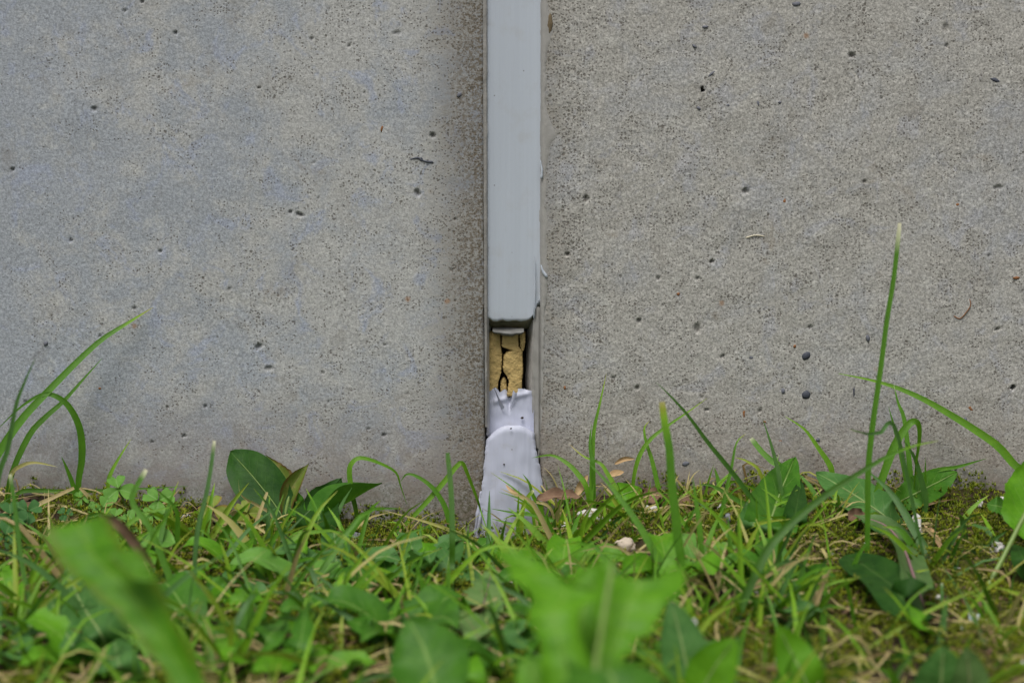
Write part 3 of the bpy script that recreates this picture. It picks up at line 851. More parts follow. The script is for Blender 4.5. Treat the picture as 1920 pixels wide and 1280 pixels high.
G = 'single grass blades standing out of the turf'
tuft('tuft of long grass blades leaning right over the wall at the far left', (20, 905), [
    dict(pix=[(-22, 890), (30, 800), (95, 728), (180, 645), (240, 605), (287, 576)], w=17, tint=.34, yb=-.03, yt=-.002, tipt=.8),
    dict(pix=[(20, 895), (54, 817), (86, 781), (119, 752), (155, 712), (192, 671)], w=13, tint=.32, yb=-.02, yt=-.003),
    dict(pix=[(148, 965), (147, 905), (153, 865), (153, 825), (145, 790), (125, 757), (98, 740), (72, 742), (35, 766), (-8, 808)], w=15, tint=.30, yb=-.02, yt=-.02, n=34),
    dict(pix=[(146, 955), (137, 910), (126, 880), (115, 855)], w=10, tint=.32, yb=-.02)])
blade([(-6, 915), (15, 840), (30, 760), (48, 712), (66, 672)], 11, .06, -.12, -.12, label='pale bluish blade standing blurred in front of the long leaning tuft at far left', group=G)
blade([(203, 905), (210, 882), (225, 855), (246, 822)], 9, .48, -.01, -.004, label='short upright blade against the wall behind the clover', tipt=.7, group=G)
blade([(20, 892), (42, 872), (68, 867), (108, 875)], 9, .78, -.02, -.02, label='short dried blade lying along the wall foot at far left', name='dry_stalk', cat='dry stalk', baset=.5, pale=.8)
blade([(40, 921), (130, 921), (240, 917), (352, 911)], 9, .34, -.012, -.006, label='dark blade lying flat along the foot of the wall behind the clover', group=G)
blade([(62, 1190), (55, 1130), (40, 1050), (28, 950), (19, 888)], 12, .22, None, -.12, pale=.6, cut=True, label='blade with a mown whitish tip rising near the left picture edge', group=G)
blade([(358, 1190), (345, 1140), (320, 1087), (283, 993), (250, 945), (252, 920), (274, 880)], 15, .34, -.15, -.13, pale=1, cut=True, label='kinked blade with a white mown tip blurred in front of the clover', group=G, n=30)
blade([(368, 1130), (365, 1060), (372, 985), (386, 930), (395, 880), (402, 826)], 11, .08, -.13, -.11, pale=1, cut=True, label='slim upright blade with a white cut tip left of the dark oval leaf', group=G)
blade([(326, 1060), (333, 990), (327, 950), (287, 912)], 11, .30, -.09, -.09, label='blade bent over to the left above the clover, left of the slim upright blade', group=G)
blade([(455, 1092), (483, 1057), (533, 1003), (582, 955)], 10, .10, -.085, -.07, pale=.3, label='greyish blade slanting up to the right below the dark oval leaf', group=G)
blade([(470, 1080), (483, 1040), (510, 980), (532, 925)], 12, .40, -.075, -.06, label='bright green blade crossing in front of the dark oval leaf', group=G)
blade([(345, 1066), (380, 1050), (440, 1033), (512, 1027)], 13, .32, -.09, -.08, label='blade lying level across the turf below the dark oval leaf', group=G)
blade([(512, 968), (483, 947), (462, 936), (450, 923), (447, 898)], 7, .86, -.04, -.04, twist=1.2, label='twisted dried blade hanging in front of the dark oval leaf', name='dry_stalk', cat='dry stalk')
blade([(470, 1012), (487, 960), (501, 922)], 8, .86, -.05, -.045, label='straight tan dried stalk beside the twisted dried blade', name='dry_stalk', cat='dry stalk', cut=True)
blade([(60, 955), (100, 932), (139, 914)], 10, .88, -.04, -.03, label='thick straw stalk slanting at the wall foot on the left', name='dry_stalk', cat='dry stalk', cut=True)
blade([(178, 950), (165, 930), (150, 914)], 9, .88, -.03, -.03, label='straw stub crossing the thick straw stalk at the wall foot', name='dry_stalk', cat='dry stalk', cut=True)
blade([(100, 1200), (115, 1170), (140, 1128), (168, 1082)], 9, .20, -.15, -.15, label='thin dark blade crossing the grey green leaf low on the left', group=G)
blade([(668, 960), (660, 925), (655, 884), (661, 866), (677, 858), (707, 866), (741, 884), (751, 910), (763, 946)], 11, .42, -.02, -.012, n=34, twist=.5, label='arched blade bending over to the right beside the folded leaf', group=G)
blade([(842, 985), (838, 960), (826, 934), (806, 909), (780, 892), (762, 889), (751, 903)], 11, .36, -.02, -.014, n=28, label='blade curling to the left against the wall between arched blade and sealant', group=G)
blade([(836, 1185), (838, 1165), (846, 1080), (848, 1014), (847, 947), (844, 897), (839, 848)], 14, .22, -.12, -.09, n=26, cut=True, label='tall upright blade blurred in front of the wall just left of the sealant foot', group=G)
blade([(735, 1008), (780, 962), (806, 934), (835, 900), (856, 874), (867, 868), (877, 889), (895, 936), (903, 962), (922, 1018)], 11, .44, -.02, -.006, n=34, label='blade rising to a sharp bend left of the sealant foot and hanging down over it', group=G)
blade([(890, 1013), (843, 993), (790, 975), (718, 956)], 9, .76, -.035, -.03, label='long straw blade lying in front of the wall left of the sealant foot', name='dry_stalk', cat='dry stalk', tipt=.88)
blade([(795, 1022), (752, 1014), (712, 1010), (655, 1014)], 7, .82, -.04, -.04, label='yellow straw blade lying below the long straw blade', name='dry_stalk', cat='dry stalk')
blade([(1109, 965), (1109, 915), (1111, 855), (1114, 805), (1125, 755), (1137, 700)], 10, .40, -.02, -.006, tipt=.75, label='tall slim blade standing against the wall right of the sealant', group=G)
blade([(1112, 880), (1109, 855), (1106, 830), (1109, 795)], 10, .34, -.018, -.012, label='short pointed blade beside the tall slim blade right of the sealant', group=G)
blade([(1100, 915), (1084, 889), (1062, 867), (1033, 853), (998, 858)], 11, .42, -.018, -.006, label='blade arching left until its tip touches the white sealant', group=G)
blade([(1160, 925), (1153, 911), (1138, 886), (1125, 868), (1094, 855), (1066, 831)], 10, .48, -.018, -.006, tipt=.95, label='blade with a dried orange tip leaning left behind the tall slim blade', group=G)
blade([(1238, 930), (1231, 899), (1222, 861), (1212, 830), (1208, 803), (1218, 788)], 10, .40, -.015, -.006, label='short blade against the wall behind the thick yellow tipped blade', tipt=.85, group=G)
blade([(1190, 885), (1203, 846), (1222, 821), (1250, 799), (1287, 774), (1326, 746)], 9, .44, -.015, -.004, label='blade leaning right along the wall, crossing behind the thick yellow tipped blade', tipt=.72, group=G)
blade([(1276, 1045), (1272, 1018), (1266, 961), (1259, 899), (1255, 842), (1247, 796), (1241, 753)], 20, .34, -.14, -.13, tipt=.78, cut=True, label='thick blurred blade with a yellow tip standing right of the sealant', group=G)
blade([(1440, 975), (1409, 933), (1369, 880), (1328, 830), (1291, 780), (1259, 744), (1230, 716)], 11, .18, -.07, -.06, label='long straight blade leaning left across the wall, right of the thick yellow tipped blade', n=26, group=G)
blade([(1348, 985), (1362, 917), (1372, 874), (1381, 830), (1399, 812)], 8, .36, -.06, -.05, tipt=.85, label='thin blade with a hooked brown tip crossing the long straight leaning blade', group=G)
blade([(1465, 880), (1447, 864), (1428, 846), (1408, 821)], 14, .36, -.02, -.012, pale=.7, cut=True, label='short wide cut blade leaning left over the broad upright leaf', group=G)
blade([(1470, 985), (1463, 910), (1455, 867), (1444, 827), (1430, 785)], 10, .20, -.05, -.03, label='narrow dark blade in front of the broad upright leaf', group=G)
blade([(1425, 885), (1400, 864), (1378, 857)], 7, .66, -.015, -.012, label='small yellowish blade at the wall left of the broad upright leaf', group=G)
blade([(1435, 975), (1412, 955), (1375, 933), (1337, 911), (1308, 908)], 13, .30, -.05, -.045, label='blade arching left over the moss at the foot of the wall', group=G)
blade([(1316, 1060), (1312, 992), (1305, 939), (1299, 894)], 14, .36, -.11, -.1, label='upright blurred blade right of the thick yellow tipped blade', group=G)
blade([(1250, 1075), (1231, 1042), (1203, 992), (1172, 946), (1137, 902), (1102, 866)], 17, .36, -.13, -.11, label='broad blurred blade slanting left in front of the white crumbs', group=G)
blade([(1421, 1085), (1420, 1055), (1420, 992), (1418, 930)], 11, .40, -.1, -.1, label='straight upright blade in front of the broad upright leaf', group=G)
blade([(1925, 890), (1902, 871), (1871, 836), (1827, 805), (1777, 774), (1727, 746), (1677, 725), (1627, 711), (1572, 700)], 17, .40, -.02, -.003, n=30, label='long blade lying across the wall from the right picture edge', tipt=.55, group=G)
blade([(1626, 1050), (1627, 960), (1628, 880), (1634, 815), (1642, 755), (1652, 685), (1663, 600), (1676, 520), (1687, 418)], 13, .33, -.1, -.08, pale=1, cut=True, n=34, label='tallest blade, upright with a white cut tip, on the right', group=G)
blade([(1560, 885), (1552, 865), (1534, 839), (1509, 805), (1472, 780)], 12, .44, -.012, -.005, label='blade leaning left along the wall between broad upright leaf and the tallest blade', tipt=.6, group=G)
tuft('tuft of upright blades with one folded over, right of the tallest blade', (1710, 950), [
    dict(pix=[(1709, 950), (1706, 880), (1696, 789), (1684, 755), (1676, 722)], w=12, tint=.36, yb=-.03, yt=-.015, pale=.8),
    dict(pix=[(1707, 955), (1699, 896), (1690, 855), (1677, 802), (1666, 762)], w=12, tint=.32, yb=-.03, yt=-.02),
    dict(pix=[(1637, 950), (1659, 883), (1677, 836), (1696, 805), (1711, 790), (1722, 795), (1724, 821), (1718, 868), (1712, 940)], w=17, tint=.38, yb=-.045, yt=-.03, n=36),
    dict(pix=[(1731, 985), (1735, 936), (1727, 899), (1715, 858), (1694, 825)], w=14, tint=.18, yb=-.04, yt=-.03),
    dict(pix=[(1734, 935), (1735, 892), (1735, 857)], w=7, tint=.36, yb=-.03)])
blade([(1380, 1165), (1410, 1090), (1440, 1030), (1465, 999), (1502, 964), (1549, 927), (1596, 896), (1659, 858), (1712, 836), (1760, 826)], 19, .22, -.17, -.13, tipt=.72, n=34, label='long dark blurred blade slanting up to the right with a yellow tip', group=G)
blade([(1682, 812), (1650, 811), (1627, 813), (1592, 804)], 9, .06, -.1, -.12, label='pale bluish blade lying level behind the tallest blade', tipt=.7, group=G)
blade([(1735, 890), (1799, 874), (1850, 859)], 10, .36, -.015, -.008, label='blade lying level to the right at the wall foot behind the right hand leaf', group=G)
blade([(1535, 1290), (1547, 1270), (1647, 1240), (1747, 1213), (1812, 1209)], 22, .16, -.2, -.19, label='blurred blade arching across the bottom right of the turf', group=G)
blade([(1772, 1115), (1790, 1065), (1808, 1025)], 10, .14, -.09, -.085, label='short greyish blade standing in the moss on the right', group=G)
blade([(1815, 1040), (1811, 1015), (1800, 980), (1783, 940)], 6, .70, -.05, -.045, label='thin yellowish blade curving up over the bare soil on the right', group=G)
blade([(1795, 1042), (1830, 1030), (1862, 1012), (1895, 990)], 14, .16, -.09, -.08, label='dark blade slanting over the bare soil at the right', group=G)
blade([(1537, 1262), (1541, 1220), (1544, 1160), (1548, 1100)], 18, .30, -.16, -.15, cut=True, label='wide stubby blade standing in front of the round dark leaf', group=G)
blade([(1768, 1185), (1767, 1140), (1766, 1092)], 9, .06, -.14, -.14, pale=.4, cut=True, label='pale stub standing in the moss left of the shiny scrap', group=G)
blade([(1045, 1290), (1040, 1210), (1007, 1113), (975, 1030)], 26, .10, -.36, -.34, pale=.3, label='broad blurred bluish blade crossing the big front leaf', group=G)
# short blades lying over the foot of the sealant
tuft('low tuft of short blades spilling over the foot of the white sealant', (1040, 985), [
    dict(pix=[(1060, 985), (1015, 968), (970, 962), (920, 953)], w=8, tint=.36, yb=-.03, yt=-.02),
    dict(pix=[(1065, 1000), (1010, 990), (965, 983), (922, 972)], w=11, tint=.44, yb=-.035, yt=-.025),
    dict(pix=[(972, 1010), (971, 970), (973, 916)], w=10, tint=.46, yb=-.035),
    dict(pix=[(1015, 955), (1000, 930), (992, 905), (980, 888)], w=9, tint=.42, yb=-.02),
    dict(pix=[(978, 985), (980, 955), (987, 935), (1000, 919)], w=10, tint=.60, yb=-.035, pale=1, cut=True),
    dict(pix=[(1040, 1005), (1053, 975), (1068, 930)], w=12, tint=.42, yb=-.04),
    dict(pix=[(1030, 950), (990, 938), (960, 925), (938, 915)], w=6, tint=.84, yb=-.02),
    dict(pix=[(1100, 1060), (1070, 1040), (1045, 1010), (1020, 1000)], w=13, tint=.28, yb=-.06),
    dict(pix=[(1080, 1062), (1050, 1020), (1030, 985), (1025, 960)], w=12, tint=.34, yb=-.06)])

# ------------------------------------------------------------------ broad leaved weeds
def leaf(parent, pix, w, mat, shape='oval', y0=None, y1=None, rib=None, label=None, ribw=.045, **k):
    b = ground_at(*pix[0]) if y0 is None else at(*pix[0], y0)
    y0 = b.y; y1 = y0 if y1 is None else y1
    n = len(pix) - 1
    P = [at(p[0], p[1], y0 + (y1 - y0) * i / n) for i, p in enumerate(pix)]
    P = [above(q[0], q[1], p, .009) if i else p for i, (q, p) in enumerate(zip(pix, P))]
    wm = metres(w, P[-1].y)
    me = leaf_mesh('leaf', P, wm, shape, **k)
    o = link('leaf', me, mat, parent)
    if label: tag(o, label)
    if rib is not None:
        S = spline(P, 14)
        S = [s + Vector((0, -0.0004, 0.0001)) for s in S[:13]]
        link('midrib', tube_mesh('midrib', S, wm * ribw, wm * ribw * .3, 20, 6), rib, o)
    return o

def stalk(parent, pix, y0, y1, r0, r1, mat=M_stem, name='stem'):
    n = len(pix) - 1
    P = [at(p[0], p[1], y0 + (y1 - y0) * i / n) for i, p in enumerate(pix)]
    if P[0].z > zg(P[0].x, P[0].y):
        P = [Vector((P[0].x, P[0].y, zg(P[0].x, P[0].y) - .002))] + P
    return link(name, tube_mesh(name, P, metres(r0, y0), metres(r1, y1), 16, 7), mat, parent)

def outline_leaf(parent, left, right, y0, y1, mat, label, cup=.12, seed=0, notch=0.0):
    n, m = 44, 13                                 # both rims run from the foot of the leaf to its tip
    L = spline([at(*p, y0 + (y1 - y0) * i / (len(left) - 1)) for i, p in enumerate(left)], n)
    R = spline([at(*p, y0 + (y1 - y0) * i / (len(right) - 1)) for i, p in enumerate(right)], n)
    V = np.zeros((n, m, 3)); uv = np.zeros((n, m, 2))
    for i in range(n):
        w_ = (R[i] - L[i]).length
        for j in range(m):
            q = j / (m - 1); t = i / (n - 1)
            p = L[i].lerp(R[i], q)
            p += Vector((0, -1, .35)) * (cup * w_ * ((2 * q - 1) ** 2 - .5) + .05 * w_ * mnoise.noise(Vector((t * 5, q * 3, seed))))
            p.z -= notch * w_ * math.sin(math.pi * q) ** .7 * max(0, (t - .55) / .45) ** 2
            p.z += .0012 * mnoise.noise(Vector((t * 16, seed + q, 2)))
            V[i, j] = p; uv[i, j] = (q, t)
    return tag(link('leaf', grid_mesh('leaf', V, uv), mat, parent), label)

def weed(label, px, py, name='weed', cat='weed'):
    return root(name, ground_at(px, py), label, cat)

w = weed('weed with a dark glossy oval leaf leaning on the wall and browned leaves beside it', 540, 985)
leaf(w, [(545, 992), (515, 945), (480, 900), (452, 868), (432, 846)], 94, L_dark, 'oval', -.03, -.006, M_stem, 'large dark green oval leaf', ribw=.012, cup=.1, wave=.02)
leaf(w, [(546, 960), (541, 925), (530, 890), (498, 852)], 38, L_olive, 'lance', -.016, -.005, None, 'olive leaf with brown edges', cup=.5, wave=.06, tooth=.2)
leaf(w, [(536, 975), (541, 932), (556, 900), (580, 868)], 34, L_olive, 'lance', -.026, -.018, None, 'rolled yellowish leaf with a pinkish brown rim', cup=1.1, wave=.04)
leaf(w, [(560, 995), (558, 965), (556, 940), (552, 915)], 34, L_mid, 'oval', -.02, -.012, None, cup=.3)
stalk(w, [(534, 990), (536, 960), (542, 930)], -.028, -.024, 5, 3)
w = weed('weed with a curled dark leaf and a folded leaf tip pointing right', 610, 1010)
leaf(w, [(596, 1020), (595, 985), (608, 945), (640, 896)], 78, L_dark, 'oval', -.03, -.008, M_stem, 'curled dark leaf against the wall', ribw=.012, cup=.45, wave=.05, tooth=.06)
leaf(w, [(600, 1014), (622, 966), (660, 937), (716, 905)], 66, L_mid, 'lance', -.04, -.016, None, 'leaf folded along its midrib', cup=1.3, roll=.75, hint=(0, -.7, .8))
stalk(w, [(604, 1035), (606, 1000), (605, 975)], -.045, -.042, 3, 2, M_stem_red)
w = weed('weed leaf lying flat on the soil, serrated and light green, left of the sealant foot', 735, 1060)
leaf(w, [(735, 1056), (780, 1038), (825, 1030), (868, 1024)], 48, L_bright, 'oval', -.065, -.055, M_rib_pale, ribw=.015, hint=(0, -.45, 1), tooth=.12, cup=.2)
stalk(w, [(640, 1082), (690, 1070), (738, 1054)], -.08, -.066, 4, 4)
w = weed('small light green ovate leaf by the wall above the white crumb', 1165, 955)
leaf(w, [(1140, 945), (1165, 928), (1203, 915)], 50, L_bright, 'oval', -.022, -.014, M_rib_pale, ribw=.018, cup=.25, hint=(0, -.8, .6))
w = weed('weed with a broad upright leaf with a pale midrib, right of the leaning blades', 1445, 1010)
leaf(w, [(1425, 1040), (1442, 985), (1462, 925), (1490, 857)], 98, L_mid, 'oval', -.055, -.016, M_rib_pale, 'broad leaf with a pale midrib', ribw=.014, cup=.15, wave=.03, tooth=.05)
leaf(w, [(1400, 1035), (1412, 985), (1428, 930)], 62, L_blue, 'lance', -.05, -.03, None, cup=.2)
leaf(w, [(1480, 1030), (1490, 970), (1502, 900)], 44, L_dark, 'oval', -.035, -.012, None, cup=.3)
w = weed('weed with spreading long leaves, one with a purple midrib, around the tallest blade', 1690, 1000)
leaf(w, [(1700, 1000), (1650, 960), (1590, 920), (1530, 886)], 84, L_blue, 'oval', -.05, -.02, M_rib_pale, 'long pale leaf reaching left to the wall', ribw=.014, cup=.15, wave=.03, tooth=.06, hint=(0, -.75, .6))
leaf(w, [(1752, 1200), (1722, 1110), (1695, 1030), (1660, 985), (1600, 965)], 76, L_purple, 'lance', -.115, -.055, M_stem_purple, 'leaf with a thick purple midrib', ribw=.05, cup=.2, tooth=.08, hint=(.3, -.7, .6))
leaf(w, [(1672, 948), (1715, 925), (1755, 905), (1795, 884)], 62, L_mid, 'oval', -.03, -.012, M_rib_pale, ribw=.014, cup=.15, hint=(0, -.8, .5))
leaf(w, [(1725, 1160), (1700, 1128), (1650, 1080), (1585, 1040)], 100, L_dark, 'round', -.115, -.09, None, 'round dark green leaf', cup=.15, hint=(0, -.7, .7))
leaf(w, [(1760, 1215), (1730, 1170), (1702, 1130)], 34, L_bright, 'lance', -.135, -.115, None, cup=.3, hint=(0, -.7, .7))
w = weed('weed with a crumpled upright leaf at the right picture edge', 1905, 1010)
leaf(w, [(1925, 1015), (1922, 960), (1936, 905), (1962, 850)], 96, L_bright, 'oval', -.09, -.06, M_rib_pale, 'crumpled light green leaf', ribw=.014, cup=.2, wave=.08, tooth=.08)
stalk(w, [(1827, 1140), (1873, 1060), (1920, 968), (1960, 900)], -.13, -.1, 6, 4)
leaf(w, [(1935, 1085), (1920, 1050), (1905, 1020)], 50, L_dark, 'oval', -.11, -.1, None, cup=.3)
w = weed('tiny serrated leaf over the bare soil near the right edge', 1880, 965)
leaf(w, [(1895, 952), (1872, 948), (1850, 945)], 38, L_mid, 'oval', -.04, -.036, None, tooth=.4, cup=.2, hint=(0, -.8, .6))
w = weed('weed with a large blurred browned leaf leaning in from the lower left', 330, 1290)
outline_leaf(w, [(345, 1340), (322, 1285), (280, 1222), (228, 1160), (170, 1105), (120, 1062), (97, 1025), (86, 990)],
             [(412, 1340), (388, 1285), (350, 1205), (318, 1140), (290, 1078), (236, 1030), (222, 1000), (196, 966)], -.36, -.33, L_browned, 'large blurred leaf with a browned rim', .10, 3)
outline_leaf(w, [(250, 1085), (222, 1060), (205, 1042)], [(300, 1090), (282, 1062), (262, 1030)], -.352, -.346, L_browned, 'lower lobe of the blurred leaf', .05, 5)
w = weed('weed with grey green broad leaves behind the large blurred leaf at lower left', 180, 1250)
leaf(w, [(225, 1265), (190, 1190), (150, 1125), (125, 1060)], 100, L_blue, 'oval', -.17, -.14, M_rib_pale, ribw=.012, cup=.15, tooth=.05)
leaf(w, [(180, 1290), (140, 1215), (110, 1160), (95, 1120)], 70, L_blue, 'oval', -.18, -.16, None, cup=.2)
leaf(w, [(250, 1300), (225, 1250), (215, 1200)], 80, L_blue, 'oval', -.2, -.19, None, cup=.2)
w = weed('weed with big blurred bright leaves in front, below the sealant', 1090, 1330)
outline_leaf(w, [(1000, 1340), (1012, 1260), (1010, 1200), (988, 1150), (1000, 1118), (962, 1085), (950, 1060), (920, 1030)],
             [(1100, 1340), (1110, 1260), (1085, 1180), (1088, 1140), (1120, 1114), (1055, 1084), (1030, 1064), (982, 1032)], -.38, -.345, L_bright, 'big blurred leaf bending left', .16, 1)
outline_leaf(w, [(1105, 1340), (1112, 1260), (1124, 1205), (1108, 1155), (1114, 1110), (1114, 1075), (1122, 1042)],
             [(1150, 1340), (1160, 1265), (1180, 1215), (1222, 1180), (1246, 1135), (1282, 1098), (1282, 1066), (1290, 1040)], -.37, -.34, L_bright, 'big blurred leaf spreading right', .12, 2, .28)
outline_leaf(w, [(1060, 1340), (1052, 1300), (1066, 1262), (1058, 1235)], [(1240, 1340), (1252, 1300), (1226, 1262), (1180, 1236)], -.40, -.38, L_mid, 'low blurred leaf at the bottom edge', .2, 4, .2)
leaf(w, [(1080, 1330), (1085, 1220), (1100, 1120), (1150, 1045)], 110, L_bright, 'oval', -.36, -.34, None, cup=.2, hint=(0, -.9, .6))
leaf(w, [(1040, 1330), (1010, 1280), (980, 1235)], 90, L_bright, 'oval', -.36, -.35, None, cup=.2, hint=(0, -.9, .6))
stalk(w, [(1115, 1300), (1128, 1180), (1150, 1050)], -.385, -.352, 6, 5)
w = weed('weed with a round dark blurred leaf at the bottom left of centre', 800, 1290)
leaf(w, [(820, 1330), (812, 1270), (795, 1215), (765, 1158)], 150, L_mid, 'oval', -.29, -.27, None, 'round blurred leaf', cup=.25, wave=.04, hint=(0, -.9, .5))
leaf(w, [(850, 1330), (870, 1270), (862, 1210)], 80, L_bright, 'oval', -.23, -.22, None, cup=.25)
w = weed('weed with pale mottled lobed leaves below the sealant foot', 900, 1180)
leaf(w, [(900, 1185), (905, 1140), (915, 1100), (925, 1055)], 84, L_mottle, 'tooth', -.13, -.11, M_stem_purple, 'mottled leaf with a reddish midrib', ribw=.018, cup=.15, tooth=.2, hint=(0, -.8, .6))
leaf(w, [(915, 1240), (900, 1200), (880, 1165), (850, 1140)], 62, L_mottle, 'tooth', -.16, -.14, None, tooth=.2, cup=.2, hint=(0, -.8, .6))
leaf(w, [(905, 1160), (950, 1145), (985, 1150), (1000, 1158)], 34, L_mid, 'lance', -.14, -.14, None, cup=.4, hint=(0, -.6, .8))
leaf(w, [(990, 1225), (975, 1190), (960, 1160)], 60, L_blue, 'oval', -.16, -.15, None, cup=.2, hint=(0, -.8, .6))
w = weed('weed with soft light green leaves low left of the mottled leaves', 780, 1170)
leaf(w, [(735, 1180), (770, 1145), (822, 1125)], 52, L_blue, 'oval', -.13, -.12, None, cup=.2, hint=(0, -.6, .8))
leaf(w, [(740, 1215), (700, 1180), (650, 1160)], 56, L_mid, 'oval', -.16, -.15, None, cup=.2, hint=(0, -.6, .8))
w = weed('weed with three oval leaves with pale midribs along the bottom right', 1400, 1290)
leaf(w, [(1530, 1330), (1508, 1270), (1482, 1220), (1458, 1172)], 84, L_bright, 'oval', -.255, -.255, M_rib_pale, 'leaf with a bright pale midrib', ribw=.022, cup=.15, hint=(0, -.8, .6))
leaf(w, [(1300, 1330), (1325, 1275), (1350, 1235), (1380, 1196)], 92, L_bright, 'oval', -.265, -.265, M_rib_pale, 'bright leaf bending right', ribw=.014, cup=.2, hint=(0, -.8, .6))
leaf(w, [(1300, 1320), (1288, 1250), (1275, 1190), (1258, 1125)], 92, L_blue, 'oval', -.25, -.24, M_rib_pale, 'grey green leaf behind the bright one', ribw=.014, cup=.2, hint=(0, -.8, .6))
w = weed('weed with a pair of dull green and olive leaves at the bottom right', 1780, 1285)
leaf(w, [(1760, 1330), (1765, 1275), (1768, 1210)], 110, L_blue, 'oval', -.255, -.255, M_rib_pale, 'dull green leaf', ribw=.016, cup=.15, hint=(0, -.8, .6))
leaf(w, [(1815, 1330), (1818, 1275), (1812, 1212)], 74, L_purple, 'oval', -.26, -.26, M_rib_pale, 'olive leaf', ribw=.016, cup=.2, hint=(0, -.8, .6))
w = weed('narrow grey green leaf lying below the round dark leaf', 1500, 1145)
leaf(w, [(1440, 1152), (1475, 1142), (1510, 1138), (1545, 1146)], 30, L_blue, 'lance', -.14, -.14, None, cup=.4, hint=(0, -.6, .8))
w = weed('weed with crinkled leaves blurred in the turf below the dark oval leaf', 420, 1120)
for k, (a, b, c_, ww, m_) in enumerate([((420, 1130), (405, 1100), (388, 1078), 46, L_mid), ((425, 1135), (460, 1120), (500, 1128), 46, L_bright), ((430, 1180), (470, 1165), (505, 1130), 44, L_mid),
                                       ((470, 1260), (500, 1200), (545, 1150), 70, L_mid), ((480, 1270), (440, 1220), (400, 1190), 60, L_bright), ((530, 1270), (560, 1215), (575, 1130), 60, L_mid)]):
    leaf(w, [a, b, c_], ww, m_, 'tooth', -.15 - .012 * k, -.145 - .012 * k, None, cup=.25, tooth=.2, wave=.08, hint=(0, -.7, .7), seed=k)

# clover
def clover(px, py, s, mat, y, spin=0.0, label='', tilt=.75):
    c = at(px, py, y)
    r = root('clover_leaf', Vector((c.x, c.y, zg(c.x, c.y))), label, 'clover', 'clover leaves by the wall')
    link('stem', tube_mesh('stem', [Vector((c.x + .003, c.y + .003, zg(c.x, c.y) - .003)), Vector((c.x + .002, c.y + .002, (c.z + zg(c.x, c.y)) / 2)), c], .0005, .0004, 10, 6), M_stem, r)
    R = metres(s, y)
    ax = Vector((1, 0, 0)); N = Vector((.1, -tilt, .65)).normalized(); ay = N.cross(ax).normalized(); ax = ay.cross(N)
    for k in range(3):
        a = spin + math.radians(90 + 120 * k)
        n, m = 13, 9
        V = np.zeros((n, m, 3)); uv = np.zeros((n, m, 2))
        d = ax * math.cos(a) + ay * math.sin(a); e = N.cross(d)
        for i in range(n):
            t = i / (n - 1)
            for j in range(m):
                q = j / (m - 1) * 2 - 1
                L = R * (1.0 - 0.20 * math.exp(-(q / .22) ** 2) - 0.10 * abs(q) ** 3)      # notched end
                wv = R * 0.62 * math.sin(min(1, t * .98 + .02) * 1.75) ** .8 * (1 if t < .8 else 1 - .35 * ((t - .8) / .2) ** 2)
                V[i, j] = c + d * (t * L + .0003) + e * (q * wv) + N * (R * (.16 * abs(q) - .10 * t * t))
                uv[i, j] = (j / (m - 1), t)
        V[:, :, 1] = np.minimum(V[:, :, 1], -.0008)
        link('leaflet', grid_mesh('leaflet', V, uv), mat, r)
for a in [(222, 917, 29, L_clover, -.028, .3, 'brightest clover leaf standing against the wall below the short upright blade'),
          (192, 953, 26, L_clover, -.035, -.4, 'clover leaf just left below the brightest clover leaf'),
          (297, 938, 30, L_clover, -.03, 1.0, 'clover leaf under the white tipped kinked blade, against bare wall'),
          (400, 953, 28, L_clover_y, -.03, .1, 'yellowing clover leaf left of the dark oval leaf'),
          (464, 962, 28, L_clover_y, -.038, .6, 'yellowing clover leaf at the base of the dark oval leaf'),
          (252, 976, 24, L_clover, -.05, .8, 'clover leaf behind the browned tip of the large blurred leaf'),
          (216, 970, 20, L_clover, -.05, 2.0, 'small clover leaf between two larger ones above the large blurred leaf'),
          (428, 1008, 24, L_clover_y, -.055, .2, 'low yellowish clover leaf under the dark oval leaf'),
          (472, 1003, 20, L_clover_y, -.05, 1.4, 'small yellow clover leaf right of the low yellowish one'),
          (153, 934, 16, L_clover, -.03, .5, 'tiny clover leaf at the straw stub by the wall'),
          (122, 963, 14, L_clover_d, -.05, .9, 'tiny dark clover leaf under the thick straw stalk'),
          (20, 966, 30, L_clover_d, -.06, .2, 'dark clover leaf at the left picture edge'),
          (52, 958, 26, L_clover_d, -.055, 1.1, 'dark clover leaf second from the left picture edge'),
          (10, 1004, 30, L_clover_d, -.08, 1.9, 'lowest dark clover leaf at the left picture edge'),
          (285, 965, 20, L_clover, -.045, 2.6, 'clover leaf half hidden behind the kinked blade')]:
    clover(*a)

# ------------------------------------------------------------------ litter
def dead(pix, w, mat, label, y0=None, y1=None, **k):
    b = ground_at(*pix[0]) if y0 is None else at(*pix[0], y0)
    y0 = b.y; y1 = y0 if y1 is None else y1
    P = [at(p[0], p[1], y0 + (y1 - y0) * i / (len(pix) - 1)) for i, p in enumerate(pix)]
    P = [above(q[0], q[1], p, .004) for q, p in zip(pix, P)]
    return tag(link('dead_leaf', leaf_mesh('dead_leaf', P, metres(w, y0), **k), mat), label, 'dead leaf')
dead([(1005, 938), (1035, 930), (1065, 930), (1092, 930)], 28, D_brown, 'brown curled dead leaf lying right of the sealant foot', -.03, -.02, cup=.5, wave=.12, hint=(0, -.6, .8), tooth=.1)
dead([(185, 962), (225, 985), (262, 1030), (290, 1062)], 20, D_brown, 'crumpled dark brown dead leaf behind the large blurred leaf', -.20, -.19, cup=.5, wave=.15, tooth=.3)
dead([(1080, 930), (1090, 910), (1102, 890)], 16, D_tan, 'upright tan leaf fragment behind the brown curled dead leaf', -.016, -.012, cup=.6)
dead([(1140, 892), (1155, 888), (1170, 884)], 15, D_tan, 'small tan dried leaf by the wall, right of the tall slim blade', -.012, -.008, cup=.5, hint=(0, -.7, .7))
